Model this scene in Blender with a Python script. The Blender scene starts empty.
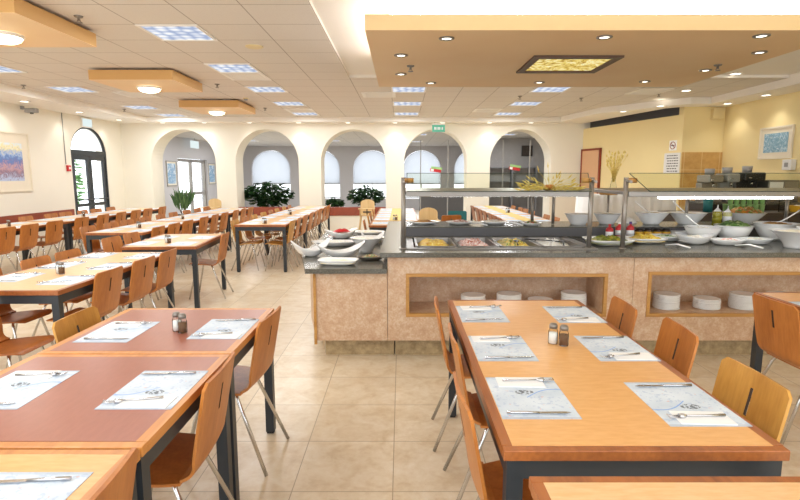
import bpy, bmesh, math, random
from mathutils import Vector, Matrix
random.seed(7)
sc = bpy.context.scene
COL = sc.collection
PI = math.pi
R = math.radians

# ------------------------------------------------------------------ materials
def lin(c):
    if isinstance(c, str):
        c = c.lstrip('#')
        c = [int(c[i:i+2], 16)/255 for i in (0, 2, 4)]
    return tuple((x/12.92 if x <= .04045 else ((x+.055)/1.055)**2.4) for x in c[:3]) + (1.,)

class NT:
    def __init__(s, name):
        s.m = bpy.data.materials.new(name); s.m.use_nodes = True
        s.t = s.m.node_tree; s.n = s.t.nodes; s.n.clear()
        s.out = s.n.new('ShaderNodeOutputMaterial')
        s._co = None
    def new(s, typ, **kw):
        n = s.n.new(typ)
        for k, v in kw.items(): setattr(n, k, v)
        return n
    def link(s, a, b): s.t.links.new(a, b)
    def obj(s):
        if s._co is None: s._co = s.new('ShaderNodeTexCoord')
        return s._co.outputs['Object']
    def setin(s, sock, v):
        if isinstance(v, bpy.types.NodeSocket): s.link(v, sock)
        elif isinstance(v, str): sock.default_value = lin(v)
        else: sock.default_value = v
    def math(s, op, a, b=None, c=None):
        n = s.new('ShaderNodeMath', operation=op)
        s.setin(n.inputs[0], a)
        if b is not None: s.setin(n.inputs[1], b)
        if c is not None: s.setin(n.inputs[2], c)
        return n.outputs[0]
    def mix(s, fac, a, b):
        n = s.new('ShaderNodeMix', data_type='RGBA')
        s.setin(n.inputs[0], fac); s.setin(n.inputs[6], a); s.setin(n.inputs[7], b)
        return n.outputs[2]
    def noise(s, scale=(5, 5, 5), detail=3., rough=.5, vec=None, dist=0.):
        mp = s.new('ShaderNodeMapping'); s.link(vec or s.obj(), mp.inputs[0])
        mp.inputs['Scale'].default_value = scale if not isinstance(scale, (int, float)) else (scale,)*3
        n = s.new('ShaderNodeTexNoise'); s.link(mp.outputs[0], n.inputs['Vector'])
        n.inputs['Scale'].default_value = 1.; n.inputs['Detail'].default_value = detail
        n.inputs['Roughness'].default_value = rough; n.inputs['Distortion'].default_value = dist
        return n.outputs[0]
    def ramp(s, fac, stops):
        n = s.new('ShaderNodeValToRGB'); s.link(fac, n.inputs[0])
        e = n.color_ramp.elements
        while len(e) < len(stops): e.new(.5)
        for el, (p, c) in zip(e, stops): el.position = p; el.color = lin(c)
        return n.outputs[0]
    def sep(s):
        n = s.new('ShaderNodeSeparateXYZ'); s.link(s.obj(), n.inputs[0]); return n.outputs
    def pbr(s, color, rough=.5, metal=0., bump=None, bstr=.1, bdist=.01, **kw):
        p = s.new('ShaderNodeBsdfPrincipled')
        s.setin(p.inputs['Base Color'], color); s.setin(p.inputs['Roughness'], rough)
        p.inputs['Metallic'].default_value = metal
        for k, v in kw.items(): s.setin(p.inputs[k], v)
        if bump is not None:
            b = s.new('ShaderNodeBump'); s.link(bump, b.inputs['Height'])
            b.inputs['Strength'].default_value = bstr; b.inputs['Distance'].default_value = bdist
            s.link(b.outputs[0], p.inputs['Normal'])
        s.link(p.outputs[0], s.out.inputs[0]); return s.m

def plain(name, c, rough=.5, metal=0., var=.06, scale=12, **kw):
    t = NT(name); b = lin(c)
    d = tuple(max(0, x*(1-var)) for x in b[:3]) + (1,)
    n = t.noise(scale)
    return t.pbr(t.mix(n, b, d), rough, metal, **kw)
def wood(name, c1, c2, axis=2, rough=.35, fine=70, **kw):
    t = NT(name)
    s1 = [9., 9., 9.]; s1[axis] = .9
    s2 = [fine*1., fine*1., fine*1.]; s2[axis] = 3.
    a = t.noise(tuple(s1), 3, .55, dist=.6); b = t.noise(tuple(s2), 2, .5)
    f = t.math('ADD', t.math('MULTIPLY', a, .65), t.math('MULTIPLY', b, .35))
    return t.pbr(t.ramp(f, [(.32, c2), (.62, c1)]), rough, **kw)
def emit(name, c, st):
    t = NT(name); e = t.new('ShaderNodeEmission')
    t.setin(e.inputs[0], c); e.inputs[1].default_value = st
    t.link(e.outputs[0], t.out.inputs[0]); return t.m
def glass(name, c='#ffffff', refl=.12, rough=.02):
    t = NT(name)
    tr = t.new('ShaderNodeBsdfTransparent'); tr.inputs[0].default_value = lin(c)
    gl = t.new('ShaderNodeBsdfGlossy'); gl.inputs['Roughness'].default_value = rough
    lw = t.new('ShaderNodeLayerWeight'); lw.inputs[0].default_value = refl
    mx = t.new('ShaderNodeMixShader'); t.link(lw.outputs['Fresnel'], mx.inputs[0])
    t.link(tr.outputs[0], mx.inputs[1]); t.link(gl.outputs[0], mx.inputs[2])
    t.link(mx.outputs[0], t.out.inputs[0]); return t.m

def grid(t, sx, sy, x0, y0, w, ax=(0, 1)):
    o = t.sep()
    fx = t.math('DIVIDE', t.math('SUBTRACT', o[ax[0]], x0), sx); fy = t.math('DIVIDE', t.math('SUBTRACT', o[ax[1]], y0), sy)
    def line(f, s):
        return t.math('GREATER_THAN', t.math('ABSOLUTE', t.math('SUBTRACT', t.math('FRACT', f), .5)), .5-w/s/2)
    ln = t.math('MAXIMUM', line(fx, sx), line(fy, sy))
    cv = t.new('ShaderNodeCombineXYZ'); t.link(t.math('FLOOR', fx), cv.inputs[0]); t.link(t.math('FLOOR', fy), cv.inputs[1])
    wn = t.new('ShaderNodeTexWhiteNoise'); t.link(cv.outputs[0], wn.inputs['Vector'])
    return ln, wn.outputs['Value']

M = {}
def floor_mat():
    t = NT('floor_tile')
    ln, rv = grid(t, .49, .49, -.04, 2.38, .005)
    a = t.noise(6, 5, .62, dist=.8); b = t.noise(28, 4, .6)
    f = t.math('ADD', t.math('MULTIPLY', a, .7), t.math('MULTIPLY', b, .3))
    c = t.ramp(f, [(.34, '#cdb897'), (.5, '#dccdb3'), (.66, '#e6dcc9')])
    c = t.mix(t.math('MULTIPLY', rv, .22), c, '#b89f7a')
    c = t.mix(ln, c, '#a8967a')
    return t.pbr(c, t.math('ADD', t.math('MULTIPLY', b, .2), .22))
M['floor'] = floor_mat()
def ceil_mat(name, c1, c2, lc):
    t = NT(name)
    ln, rv = grid(t, .6, .6, -2.57, 5.37, .011)
    sp = t.noise(90, 3, .7)
    c = t.mix(t.math('MULTIPLY', rv, .35), c1, c2)
    c = t.mix(t.math('MULTIPLY', t.math('GREATER_THAN', sp, .62), .25), c, '#b8a592')
    return t.pbr(t.mix(ln, c, lc), .9)
M['ceil'] = ceil_mat('ceiling_tile', '#ddd6cd', '#d6cec3', '#a79c90')
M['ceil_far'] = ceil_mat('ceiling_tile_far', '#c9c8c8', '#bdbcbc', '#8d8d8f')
M['plaster'] = plain('white_plaster', '#f4efe6', .85, var=.03, scale=3)
M['wall'] = plain('cream_wall_paint', '#f1ecde', .8, var=.04, scale=2)
M['wall_y'] = plain('yellow_wall_paint', '#efdca6', .8, var=.05, scale=2)
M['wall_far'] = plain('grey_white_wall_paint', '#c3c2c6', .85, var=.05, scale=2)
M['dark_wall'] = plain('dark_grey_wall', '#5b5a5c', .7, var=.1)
M['slate'] = plain('dark_slate_metal', '#2c3136', .38, var=.12, scale=30)
M['black'] = plain('black_plastic', '#1d1d1f', .4)
M['redband'] = wood('red_brown_panel', '#9a4a33', '#86402c', axis=1, rough=.45)
M['tan_top'] = (lambda t: t.pbr(t.ramp(t.noise((14, 60, 20), 3, .6), [(.35, '#dda565'), (.65, '#e6b274')]), .3))(NT('tan_laminate'))
M['tan_top2'] = (lambda t: t.pbr(t.ramp(t.noise((14, 60, 20), 3, .6), [(.35, '#dfb17a'), (.65, '#e9bf8c')]), .28))(NT('pale_tan_laminate'))
M['brown_top'] = (lambda t: t.pbr(t.ramp(t.noise((60, 14, 20), 3, .6), [(.35, '#9b5f4c'), (.65, '#a16451')]), .3))(NT('brown_laminate'))
M['edge_red'] = wood('red_brown_wood_edge', '#a8632f', '#7d431e', axis=1, rough=.35)
M['edge_tan'] = wood('tan_wood_edge', '#d08f48', '#b87433', axis=1, rough=.35)
M['chair_orange'] = wood('orange_plywood', '#c07a38', '#a35f24', axis=2, rough=.38)
M['chair_honey'] = wood('honey_plywood', '#d09a4a', '#b67e34', axis=2, rough=.38)
M['chair_brown'] = wood('brown_plywood', '#a5622f', '#82451c', axis=2, rough=.36)
def blind_mat():
    t = NT('translucent_blind_cloth')
    tr = t.new('ShaderNodeBsdfTranslucent'); t.link(t.mix(t.noise(3, 2), lin('#cdced0'), lin('#c4c6c9')), tr.inputs[0])
    t.link(tr.outputs[0], t.out.inputs[0]); return t.m
M['blind'] = blind_mat()
M['slot_shade'] = plain('painted_slot_shade', '#3a2413', .6)  # shade inside the chair-back slot, put into the colour of its walls
M['pale_wood'] = wood('pale_wood', '#e3c692', '#d2b078', axis=2, rough=.45)
M['chrome'] = plain('chrome', '#d4d4d4', .14, 1., var=.03)
M['steel'] = plain('brushed_steel', '#8d8882', .36, .7, var=.08, scale=40)
M['steel_d'] = plain('dull_steel', '#9b958e', .45, .7, var=.08, scale=40)
M['silver'] = plain('cutlery_steel', '#c9c9cc', .22, 1., var=.02)
def laminate():
    t = NT('pink_stone_laminate')
    a = t.noise(16, 5, .65); b = t.noise(70, 3, .6)
    f = t.math('ADD', t.math('MULTIPLY', a, .6), t.math('MULTIPLY', b, .4))
    return t.pbr(t.ramp(f, [(.36, '#bd9678'), (.5, '#caa98b'), (.62, '#d6bfa5')]), .42)
M['laminate'] = laminate()
def granite():
    t = NT('dark_green_grey_granite')
    return t.pbr(t.ramp(t.noise(160, 3, .7), [(.38, '#45433b'), (.55, '#5f5c52'), (.7, '#87847a')]), .2)
M['granite'] = granite()
M['toekick'] = (lambda t: t.pbr(t.ramp(t.noise(14, 5, .65), [(.36, '#8f7a58'), (.64, '#b9a37d')]), .4))(NT('toe_kick_stone'))
M['frame_wood'] = wood('niche_frame_wood', '#c3924f', '#a97736', axis=0, rough=.4)
M['white'] = plain('white_ceramic', '#f8f8f6', .18, var=.02)
M['porcelain'] = plain('grey_white_melamine', '#e8e8e7', .25, var=.03)
M['white_metal'] = plain('white_enamel', '#ece8e0', .4, var=.03)
M['orange_panel'] = (lambda t: t.pbr(t.ramp(t.noise((1.2, 1.2, 1.2), 2, .5), [(.3, '#ebc899'), (.7, '#efd1a6')]), .6))(NT('orange_painted_board'))
M['board_edge'] = plain('tan_board_edge', '#cfa265', .6, var=.04)
M['cream_board'] = plain('cream_board_edge', '#e6c995', .6, var=.04)
M['paper'] = plain('white_paper', '#f3f4f5', .7, var=.02)
M['linen'] = plain('white_cloth', '#eceae6', .85, var=.04)
M['yellow_cloth'] = plain('yellow_runner', '#dcc27a', .8)
M['tile_tan'] = (lambda t: t.pbr(t.mix(grid(t, .35, .35, 5.60, 1.97-.35*4, .012, (0, 2))[0], t.ramp(t.noise(9, 4, .6), [(.35, '#c69a5a'), (.65, '#d4ab6c')]), '#e0c694'), .3))(NT('tan_wall_tile'))
M['pink_door'] = plain('peach_door', '#dcae86', .5)
M['red_trim'] = plain('red_brown_trim', '#8e3b22', .5)
M['red'] = plain('red_plastic', '#c4262a', .35)
M['green'] = plain('green_plastic', '#a4cf88', .35)
M['teal'] = plain('teal_fabric', '#1f6a6c', .7)
M['leaf'] = (lambda t: t.pbr(t.ramp(t.noise(9, 2), [(.35, '#173318'), (.65, '#335a2b')]), .45))(NT('dark_green_leaf'))
M['leaf_l'] = (lambda t: t.pbr(t.ramp(t.noise(9, 2), [(.35, '#3f7a36'), (.65, '#7fae5c')]), .5))(NT('light_green_leaf'))
M['leaf_g'] = plain('mid_green_leaf', '#5c7f4e', .5, var=.3)
M['grey_wall'] = plain('mid_grey_wall', '#9a9795', .7, var=.1)
M['straw'] = (lambda t: t.pbr(t.ramp(t.noise(30, 2), [(.35, '#d9ba54'), (.65, '#f2e08c')]), .6))(NT('dried_straw'))
M['bark'] = plain('bark', '#5a4632', .8, var=.3)
M['terracotta'] = plain('dark_planter', '#4b3a30', .6)
M['glass'] = glass('clear_window_glass', refl=.06)
M['glass_g'] = glass('green_tinted_guard_glass', '#f7f9f3', .05)
M['glass_edge'] = plain('dark_green_glass_edge', '#2c3a30', .3)
M['jar'] = glass('shaker_glass', '#f6f8f8', .1)
M['salt'] = plain('salt_grains', '#f4f3ef', .8)
M['pepper'] = plain('pepper_grains', '#7a5a40', .8, var=.3, scale=300)
def diffuser():
    t = NT('prismatic_light_diffuser')
    v = t.new('ShaderNodeTexVoronoi'); t.link(t.obj(), v.inputs['Vector']); v.inputs['Scale'].default_value = 8.; v.inputs['Randomness'].default_value = .35
    c = t.ramp(v.outputs['Distance'], [(.15, '#ffffff'), (.62, '#a3b1cf')])
    e = t.new('ShaderNodeEmission'); t.link(c, e.inputs[0]); e.inputs[1].default_value = 1.15
    t.link(e.outputs[0], t.out.inputs[0]); return t.m
M['diffuser'] = diffuser()
M['lamp_warm'] = emit('warm_lamp_glow', '#fff0cc', 10.)
M['lamp_white'] = emit('downlight_glow', '#fff8e6', 7.)
M['tube'] = emit('fluorescent_tube', '#ffffff', 20.)
M['cove'] = emit('cove_strip_light', '#f6f8ff', 22.)
M['sign_lit'] = emit('lit_sign_white', '#e4f2f2', 1.1)
M['sign_green'] = emit('lit_sign_green', '#6fc7a4', .9)
def food(name, cols, sc_=60., rough=.5):
    t = NT(name)
    v = t.new('ShaderNodeTexVoronoi'); t.link(t.obj(), v.inputs['Vector']); v.inputs['Scale'].default_value = sc_
    s = t.new('ShaderNodeSeparateColor'); t.link(v.outputs['Color'], s.inputs[0])
    st = [(i/max(1, len(cols)-1)*.8+.1, c) for i, c in enumerate(cols)]
    return t.pbr(t.ramp(s.outputs[0], st), rough, bump=v.outputs['Distance'], bstr=.5, bdist=.01)
F = {
 'egg': food('scrambled_egg', ['#e3b21f', '#f2d45a', '#d99a12', '#f6e28a']),
 'salmon': food('pink_fish_salad', ['#f1d9cd', '#c96a4c', '#f5ece6', '#b4553a']),
 'pasta': food('yellow_pasta', ['#e4c24a', '#d9b02c', '#eed98a', '#7c8a2e']),
 'cheese': food('white_cheese', ['#f6f2e6', '#efe6d0', '#fbfaf4']),
 'olive': food('green_olives', ['#7f8a2c', '#9aa43c', '#5b6420', '#b3a23c'], 45),
 'corn': food('sweet_corn', ['#efcb3d', '#f4de7a', '#e0b020'], 80),
 'shred': food('shredded_cabbage', ['#c9d2a4', '#8aa35a', '#e5e8cf', '#5d7a3c'], 70),
 'salad': food('green_salad', ['#4c7432', '#7f9e54', '#3c5e2a', '#b4c08a'], 40),
 'mixed': food('mixed_vegetable_salad', ['#d96a3c', '#7fae42', '#efe2b0', '#e0902c', '#6a9a3a'], 40),
 'tomato': food('tomato_and_cheese', ['#f3ecdc', '#d9412c', '#f5f2e8', '#c33220'], 30),
 'cream': food('cream_spread', ['#f3ead0', '#f6f0de', '#efe3c2'], 20),
 'bread': food('bread_rolls', ['#b27a35', '#d3a050', '#8f5a22'], 30),
 'rice': food('white_rice', ['#f7f4ec', '#ece4d2', '#fdfcf8'], 90),
 'herbs': food('chopped_herbs', ['#4a7a2c', '#e9e6d2', '#c0452c', '#7a9a4c'], 70),
}
def placemat_mat():
    t = NT('printed_paper_placemat')
    o = t.sep()
    base = t.ramp(t.noise(7, 2), [(.35, '#c3d0de'), (.65, '#d6e0ea')])
    blot = t.math('GREATER_THAN', t.noise(42, 4, .65), .575)
    c = t.mix(t.math('MULTIPLY', blot, .5), base, '#a3b6d2')
    red = t.math('GREATER_THAN', t.noise((33, 37, 35), 2, .5), .70)
    c = t.mix(t.math('MULTIPLY', red, .6), c, '#d8a7a0')
    # blue wandering line
    wv = t.math('MULTIPLY', t.math('SINE', t.math('MULTIPLY', o[0], 22.)), .03)
    dl = t.math('ABSOLUTE', t.math('SUBTRACT', t.math('SUBTRACT', o[1], wv), t.math('MULTIPLY', o[0], .35)))
    ln = t.math('MULTIPLY', t.math('LESS_THAN', dl, .0032), t.math('GREATER_THAN', o[0], -.01))
    c = t.mix(t.math('MULTIPLY', ln, .8), c, '#6f9fe0')
    # dark printed emblem near the middle
    dx = t.math('MULTIPLY', t.math('ADD', o[0], .01), 1.); dy = t.math('SUBTRACT', o[1], .035)
    rr = t.math('SQRT', t.math('ADD', t.math('MULTIPLY', dx, dx), t.math('MULTIPLY', t.math('MULTIPLY', dy, dy), 3.)))
    em = t.math('MULTIPLY', t.math('LESS_THAN', rr, .034), t.math('GREATER_THAN', t.noise(75, 2, .6), .5))
    c = t.mix(t.math('MULTIPLY', em, .8), c, '#4b5058')
    ed = t.math('GREATER_THAN', t.math('ABSOLUTE', o[1]), .163)
    c = t.mix(t.math('MULTIPLY', ed, .45), c, '#9aa7b8')
    return t.pbr(c, .75)
M['placemat'] = placemat_mat()
def picture(name, stops, scale, dist=1.5):
    t = NT(name)
    return t.pbr(t.ramp(t.noise(scale, 5, .65, dist=dist), stops), .6)
def landscape():
    t = NT('blue_pink_landscape_print')
    z = t.math('MULTIPLY', t.math('SUBTRACT', t.sep()[2], .2), 1.42)
    f = t.math('ADD', z, t.math('MULTIPLY', t.math('SUBTRACT', t.noise(13, 5, .7, dist=1.), .5), .85))
    c = t.ramp(f, [(.05, '#b9c6e2'), (.2, '#8a6f86'), (.36, '#c9a2a8'), (.48, '#7b7fb4'), (.6, '#5f86c4'), (.72, '#a9c0e4'), (.86, '#f2e6a6'), (.97, '#dfe9f2')])
    return t.pbr(c, .6)
M['art_left'] = landscape()
M['art_right'] = picture('blue_abstract_print', [(.35, '#dfeaf0'), (.46, '#9cc4dc'), (.52, '#4d86a8'), (.6, '#bcd9e6'), (.7, '#2d5068')], 12, 2.5)
M['art_poster'] = picture('blue_poster_print', [(.35, '#b8cfe0'), (.5, '#6f9cc4'), (.62, '#e4ecf2')], 6)
def artglow():
    t = NT('backlit_painted_panel')
    c = t.ramp(t.noise(9, 5, .68, dist=1.5), [(.3, '#5a4a28'), (.41, '#b58a3a'), (.5, '#e8cf6e'), (.62, '#fbf2c4'), (.76, '#9a9a4a')])
    e = t.new('ShaderNodeEmission'); t.link(c, e.inputs[0]); e.inputs[1].default_value = 1.15
    t.link(e.outputs[0], t.out.inputs[0]); return t.m
M['art_glow'] = artglow()
M['frame_dark'] = plain('dark_wood_frame', '#5a4030', .5)
M['frame_pale'] = plain('pale_frame', '#ece3cf', .5)
M['grey'] = plain('grey_plastic', '#9b9a98', .5)
M['beige'] = plain('beige_plastic', '#e2cf9c', .5)

# ------------------------------------------------------------------ mesh helpers
class MB:
    def __init__(s): s.b = bmesh.new(); s.sm = False
    def box(s, x0, x1, y0, y1, z0, z1, bev=0.):
        g = bmesh.ops.create_cube(s.b, size=1.)
        vs = g['verts']
        bmesh.ops.scale(s.b, vec=(x1-x0, y1-y0, z1-z0), verts=vs)
        bmesh.ops.translate(s.b, vec=((x0+x1)/2, (y0+y1)/2, (z0+z1)/2), verts=vs)
        if bev:
            es = list({e for v in vs for e in v.link_edges})
            bmesh.ops.bevel(s.b, geom=es, offset=bev, segments=2, profile=.5, affect='EDGES')
        return s
    def tube(s, pts, r, n=10, cap=True):
        pts = [Vector(p) for p in pts]; rs = r if isinstance(r, (list, tuple)) else [r]*len(pts)
        rings = []; pn = None
        for i, p in enumerate(pts):
            d = (pts[min(i+1, len(pts)-1)]-pts[max(i-1, 0)]).normalized()
            if pn is None:
                a = Vector((0, 0, 1)) if abs(d.z) < .9 else Vector((1, 0, 0))
                u = d.cross(a).normalized()
            else:
                u = (pn - d*pn.dot(d)).normalized()
            pn = u; v = d.cross(u)
            rings.append([s.b.verts.new(p+(u*math.cos(2*PI*k/n)+v*math.sin(2*PI*k/n))*rs[i]) for k in range(n)])
        for a, b in zip(rings, rings[1:]):
            for k in range(n):
                f = s.b.faces.new((a[k], a[(k+1) % n], b[(k+1) % n], b[k])); f.smooth = True
        if cap:
            s.b.faces.new(rings[0][::-1]); s.b.faces.new(rings[-1])
        return s
    def lathe(s, prof, n=32, c=(0, 0, 0), close=False, sx=1., sy=1.):
        rings = []
        for r, z in prof:
            if r < 1e-6: rings.append([s.b.verts.new((c[0], c[1], c[2]+z))])
            else: rings.append([s.b.verts.new((c[0]+sx*r*math.cos(2*PI*k/n), c[1]+sy*r*math.sin(2*PI*k/n), c[2]+z)) for k in range(n)])
        for a, b in zip(rings, rings[1:]):
            for k in range(n):
                k2 = (k+1) % n
                if len(a) == 1 and len(b) == 1: continue
                if len(a) == 1: f = s.b.faces.new((a[0], b[k2], b[k]))
                elif len(b) == 1: f = s.b.faces.new((a[k], a[k2], b[0]))
                else: f = s.b.faces.new((a[k], a[k2], b[k2], b[k]))
                f.smooth = True
        return s
    def prism(s, poly, z0, z1):
        lo = [s.b.verts.new((x, y, z0)) for x, y in poly]; hi = [s.b.verts.new((x, y, z1)) for x, y in poly]
        s.b.faces.new(lo[::-1]); s.b.faces.new(hi); n = len(poly)
        for i in range(n): s.b.faces.new((lo[i], lo[(i+1) % n], hi[(i+1) % n], hi[i]))
        return s
    def quad(s, *ps):
        s.b.faces.new([s.b.verts.new(p) for p in ps]); return s
    def heap(s, rx, ry, h, c=(0, 0, 0), n=20, m=6, jit=.3, square=False, seed=1):
        rng = random.Random(seed)
        rings = []
        for j in range(m+1):
            q = j/m
            if j == m: rings.append([s.b.verts.new((c[0], c[1], c[2]+h))]); continue
            row = []
            for k in range(n):
                a = 2*PI*k/n; ca, sa = math.cos(a), math.sin(a)
                if square:
                    e = .35; ca = math.copysign(abs(ca)**e, ca); sa = math.copysign(abs(sa)**e, sa)
                rr = 1-q
                z = h*(1-rr**2.2)*(1+jit*(rng.random()-.5)*2) if j else 0
                row.append(s.b.verts.new((c[0]+rx*rr*ca, c[1]+ry*rr*sa, c[2]+z)))
            rings.append(row)
        for a, b in zip(rings, rings[1:]):
            for k in range(n):
                k2 = (k+1) % n
                f = s.b.faces.new((a[k], a[k2], b[0]) if len(b) == 1 else (a[k], a[k2], b[k2], b[k])); f.smooth = True
        return s
    def mesh(s, name, m):
        bmesh.ops.recalc_face_normals(s.b, faces=s.b.faces[:])
        me = bpy.data.meshes.new(name); s.b.to_mesh(me); s.b.free(); me.materials.append(m); return me
    def build(s, name, m, parent=None, **kw):
        o = bpy.data.objects.new(name, s.mesh(name, m)); COL.objects.link(o)
        if parent is not None: o.parent = parent
        if kw: tag(o, **kw)
        return o

LABELS = {}
def tag(o, label=None, cat=None, group=None, kind=None):
    if label:
        n = len(label.split())
        if not 4 <= n <= 16: print('LONG', n, label)
        o['label'] = label; LABELS.setdefault(label, []).append(o.name)
    if cat: o['category'] = cat
    if group: o['group'] = group
    if kind: o['kind'] = kind
    return o
def empty(name, loc=(0, 0, 0), rz=0., **kw):
    o = bpy.data.objects.new(name, None); COL.objects.link(o); o.empty_display_size = .1
    o.location = loc; o.rotation_euler = (0, 0, rz); tag(o, **kw); return o
def copy_tree(o, parent=None):
    c = o.copy(); COL.objects.link(c)
    if parent is not None: c.parent = parent
    for ch in list(o.children): copy_tree(ch, c)
    return c
class Proto:
    """first placement moves the thing itself, later ones copy it with its parts"""
    def __init__(s, make): s.make = make; s.root = None
    def put(s, loc, rz=0., label=None, cat=None, group=None, scale=None):
        if s.root is None: o = s.root = s.make()
        else:
            o = copy_tree(s.root)
            for k in ('label', 'category', 'group'):
                if k in o: del o[k]
        o.location = loc; o.rotation_euler = (0, 0, rz)
        if scale: o.scale = (scale,)*3
        return tag(o, label, cat, group)
ORD = ['first', 'second', 'third', 'fourth', 'fifth', 'sixth', 'seventh', 'eighth', 'ninth', 'tenth', 'eleventh', 'twelfth', 'thirteenth', 'fourteenth']
def struct(mb, name, m): return mb.build(name, m, kind='structure')

# ------------------------------------------------------------------ room shell
XL, XR, YB, TH = -7.25, 6.35, 14.0, .65
YF, YN = 23.3, -1.2
ZT, ZS = 2.96, 2.84
def arched_wall(name, m, u0, u1, ztop, d0, d1, holes, mp, zbot=0.):
    """holes: (ua, ub, sill, spring, rise); mp maps (u, depth, z) to a point"""
    mb = MB(); b = mb.b
    def q(*p): b.faces.new([b.verts.new(mp(*x)) for x in p])
    def slab(ua, ub, za, zb):
        for d in (d0, d1): q((ua, d, za), (ub, d, za), (ub, d, zb), (ua, d, zb))
    cur = u0
    for ua, ub, sill, spring, rise in sorted(holes):
        slab(cur, ua, zbot, ztop); cur = ub
        if sill > zbot:
            slab(ua, ub, zbot, sill); q((ua, d0, sill), (ub, d0, sill), (ub, d1, sill), (ua, d1, sill))
        for u in (ua, ub): q((u, d0, sill), (u, d1, sill), (u, d1, spring), (u, d0, spring))
        N = 28; pts = []
        for k in range(N+1):
            a = PI*(1-k/N); pts.append(((ua+ub)/2+(ub-ua)/2*math.cos(a), spring+rise*math.sin(a)))
        for (p, zp), (r, zr) in zip(pts, pts[1:]):
            for d in (d0, d1): q((p, d, zp), (r, d, zr), (r, d, ztop), (p, d, ztop))
            q((p, d0, zp), (r, d0, zr), (r, d1, zr), (p, d1, zp))
    slab(cur, u1, zbot, ztop)
    for d_ in ((u0,), (u1,)): q((d_[0], d0, zbot), (d_[0], d1, zbot), (d_[0], d1, ztop), (d_[0], d0, ztop))
    bmesh.ops.remove_doubles(b, verts=b.verts[:], dist=1e-5)
    return struct(mb, name, m)

struct(MB().box(XL-.4, 7.2, YN, YF+.3, -.1, 0), 'floor', M['floor'])
ARCH = [(-6.50, -4.83), (-4.31, -2.67), (-2.09, -.40), (.08, 1.72), (2.32, 3.91)]
arched_wall('wall_back', M['wall'], XL, 6.6, 3.2, YB, YB+TH, [(a, b_, 0, 1.86, .83) for a, b_ in ARCH], lambda u, d, z: (u, d, z))
arched_wall('wall_left', M['wall'], YN, YB+.001, 3.2, XL-.25, XL, [(11.82, 13.24, 0, 2.02, .6)], lambda u, d, z: (d, u, z))
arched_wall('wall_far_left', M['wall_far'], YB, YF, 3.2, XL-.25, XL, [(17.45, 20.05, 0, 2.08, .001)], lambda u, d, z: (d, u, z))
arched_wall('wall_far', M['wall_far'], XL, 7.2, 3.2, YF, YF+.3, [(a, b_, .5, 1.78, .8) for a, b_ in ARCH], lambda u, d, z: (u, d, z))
struct(MB().box(XR, XR+.2, YN, 10.85, 0, 3.2), 'wall_right', M['wall_y'])
struct(MB().box(5.55, XR, 10.65, 10.85, 0, 3.2), 'wall_kitchen', M['wall_y'])
struct(MB().box(5.56, XR-.001, 10.63, 10.651, .9, 1.97), 'trim_1', M['tile_tan'])
# slanted partition with a dark gap over it
OB0, OB1 = Vector((4.72, 14.0)), Vector((5.55, 10.65))
OBD = (OB1-OB0).normalized(); OBN = Vector((OBD.y, -OBD.x))
if OBN.x > 0: OBN = -OBN
def ob(t, off): p = OB0+OBD*t+OBN*off; return (p.x, p.y)
OBL = (OB1-OB0).length
struct(MB().prism([ob(0, 0), ob(OBL, 0), ob(OBL, -.15), ob(0, -.15)], 0, 2.70), 'wall_slanted', M['wall_y'])
struct(MB().prism([ob(-.3, -.16), ob(OBL, -.16), ob(OBL, -.2), ob(-.3, -.2)], 2.3, 3.2), 'trim_2', M['dark_wall'])  # closes the gap, with the unlit kitchen's darkness put into its colour
# ceiling: tiles, plain recess, lower soffit round the edge
TP = [(3.99, 13.55), (4.29, 11.74), (5.42, 10.2), (5.8, 10.2)]
mb = MB()
mb.quad((-6.35, YN, ZT), (-.77, YN, ZT), (-.77, 8.2, ZT), (-6.35, 8.2, ZT))
mb.quad((-6.35, 8.2, ZT), (5.8, 8.2, ZT), (5.8, 10.2, ZT), (5.42, 10.2, ZT), (4.29, 11.74, ZT), (3.99, 13.55, ZT), (-6.35, 13.55, ZT))
struct(mb, 'ceiling', M['ceil'])
mb = MB(); ZR = 3.0
mb.quad((-.77, YN, ZR), (5.8, YN, ZR), (5.8, 8.2, ZR), (-.77, 8.2, ZR))
mb.quad((-.77, YN, ZT), (-.77, 8.2, ZT), (-.77, 8.2, ZR), (-.77, YN, ZR))
mb.quad((-.77, 8.2, ZT), (5.8, 8.2, ZT), (5.8, 8.2, ZR), (-.77, 8.2, ZR))
struct(mb, 'ceiling_recess', M['plaster'])
mb = MB()
mb.quad((XL, YN, ZS), (-6.35, YN, ZS), (-6.35, YB, ZS), (XL, YB, ZS))
mb.quad((-6.35, 13.55, ZS), (3.99, 13.55, ZS), (4.0, YB, ZS), (-6.35, YB, ZS))
mb.quad((3.99, 13.55, ZS), (4.29, 11.74, ZS), (5.42, 10.2, ZS), (5.8, 10.2, ZS), (XR, 10.2, ZS), (XR, 10.65, ZS), (5.55, 10.65, ZS), (5.3, 10.9, ZS), (4.72, YB, ZS), (4.0, YB, ZS))
mb.quad((5.8, YN, ZS), (XR, YN, ZS), (XR, 10.2, ZS), (5.8, 10.2, ZS))
edge = [(-6.35, YN), (-6.35, 13.55)] + TP + [(5.8, YN)]
for a, c in zip(edge, edge[1:]): mb.quad((*a, ZS), (*c, ZS), (*c, ZR+.02), (*a, ZR+.02))
struct(mb, 'ceiling_soffit', M['plaster'])
struct(MB().box(XL-.3, 7.2, YN, YB+.3, 3.2, 3.3), 'roof_slab', M['plaster'])
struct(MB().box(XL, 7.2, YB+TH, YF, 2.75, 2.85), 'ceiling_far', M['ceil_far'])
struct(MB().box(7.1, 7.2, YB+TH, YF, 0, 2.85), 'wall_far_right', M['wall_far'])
struct(MB().box(2.45, 7.1, 18.2, 18.35, 0, 2.75), 'partition_dark', M['grey_wall'])
struct(MB().box(XL, XL+.02, 2.0, 11.74, .56, .775), 'trim_3', M['redband'])
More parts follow.
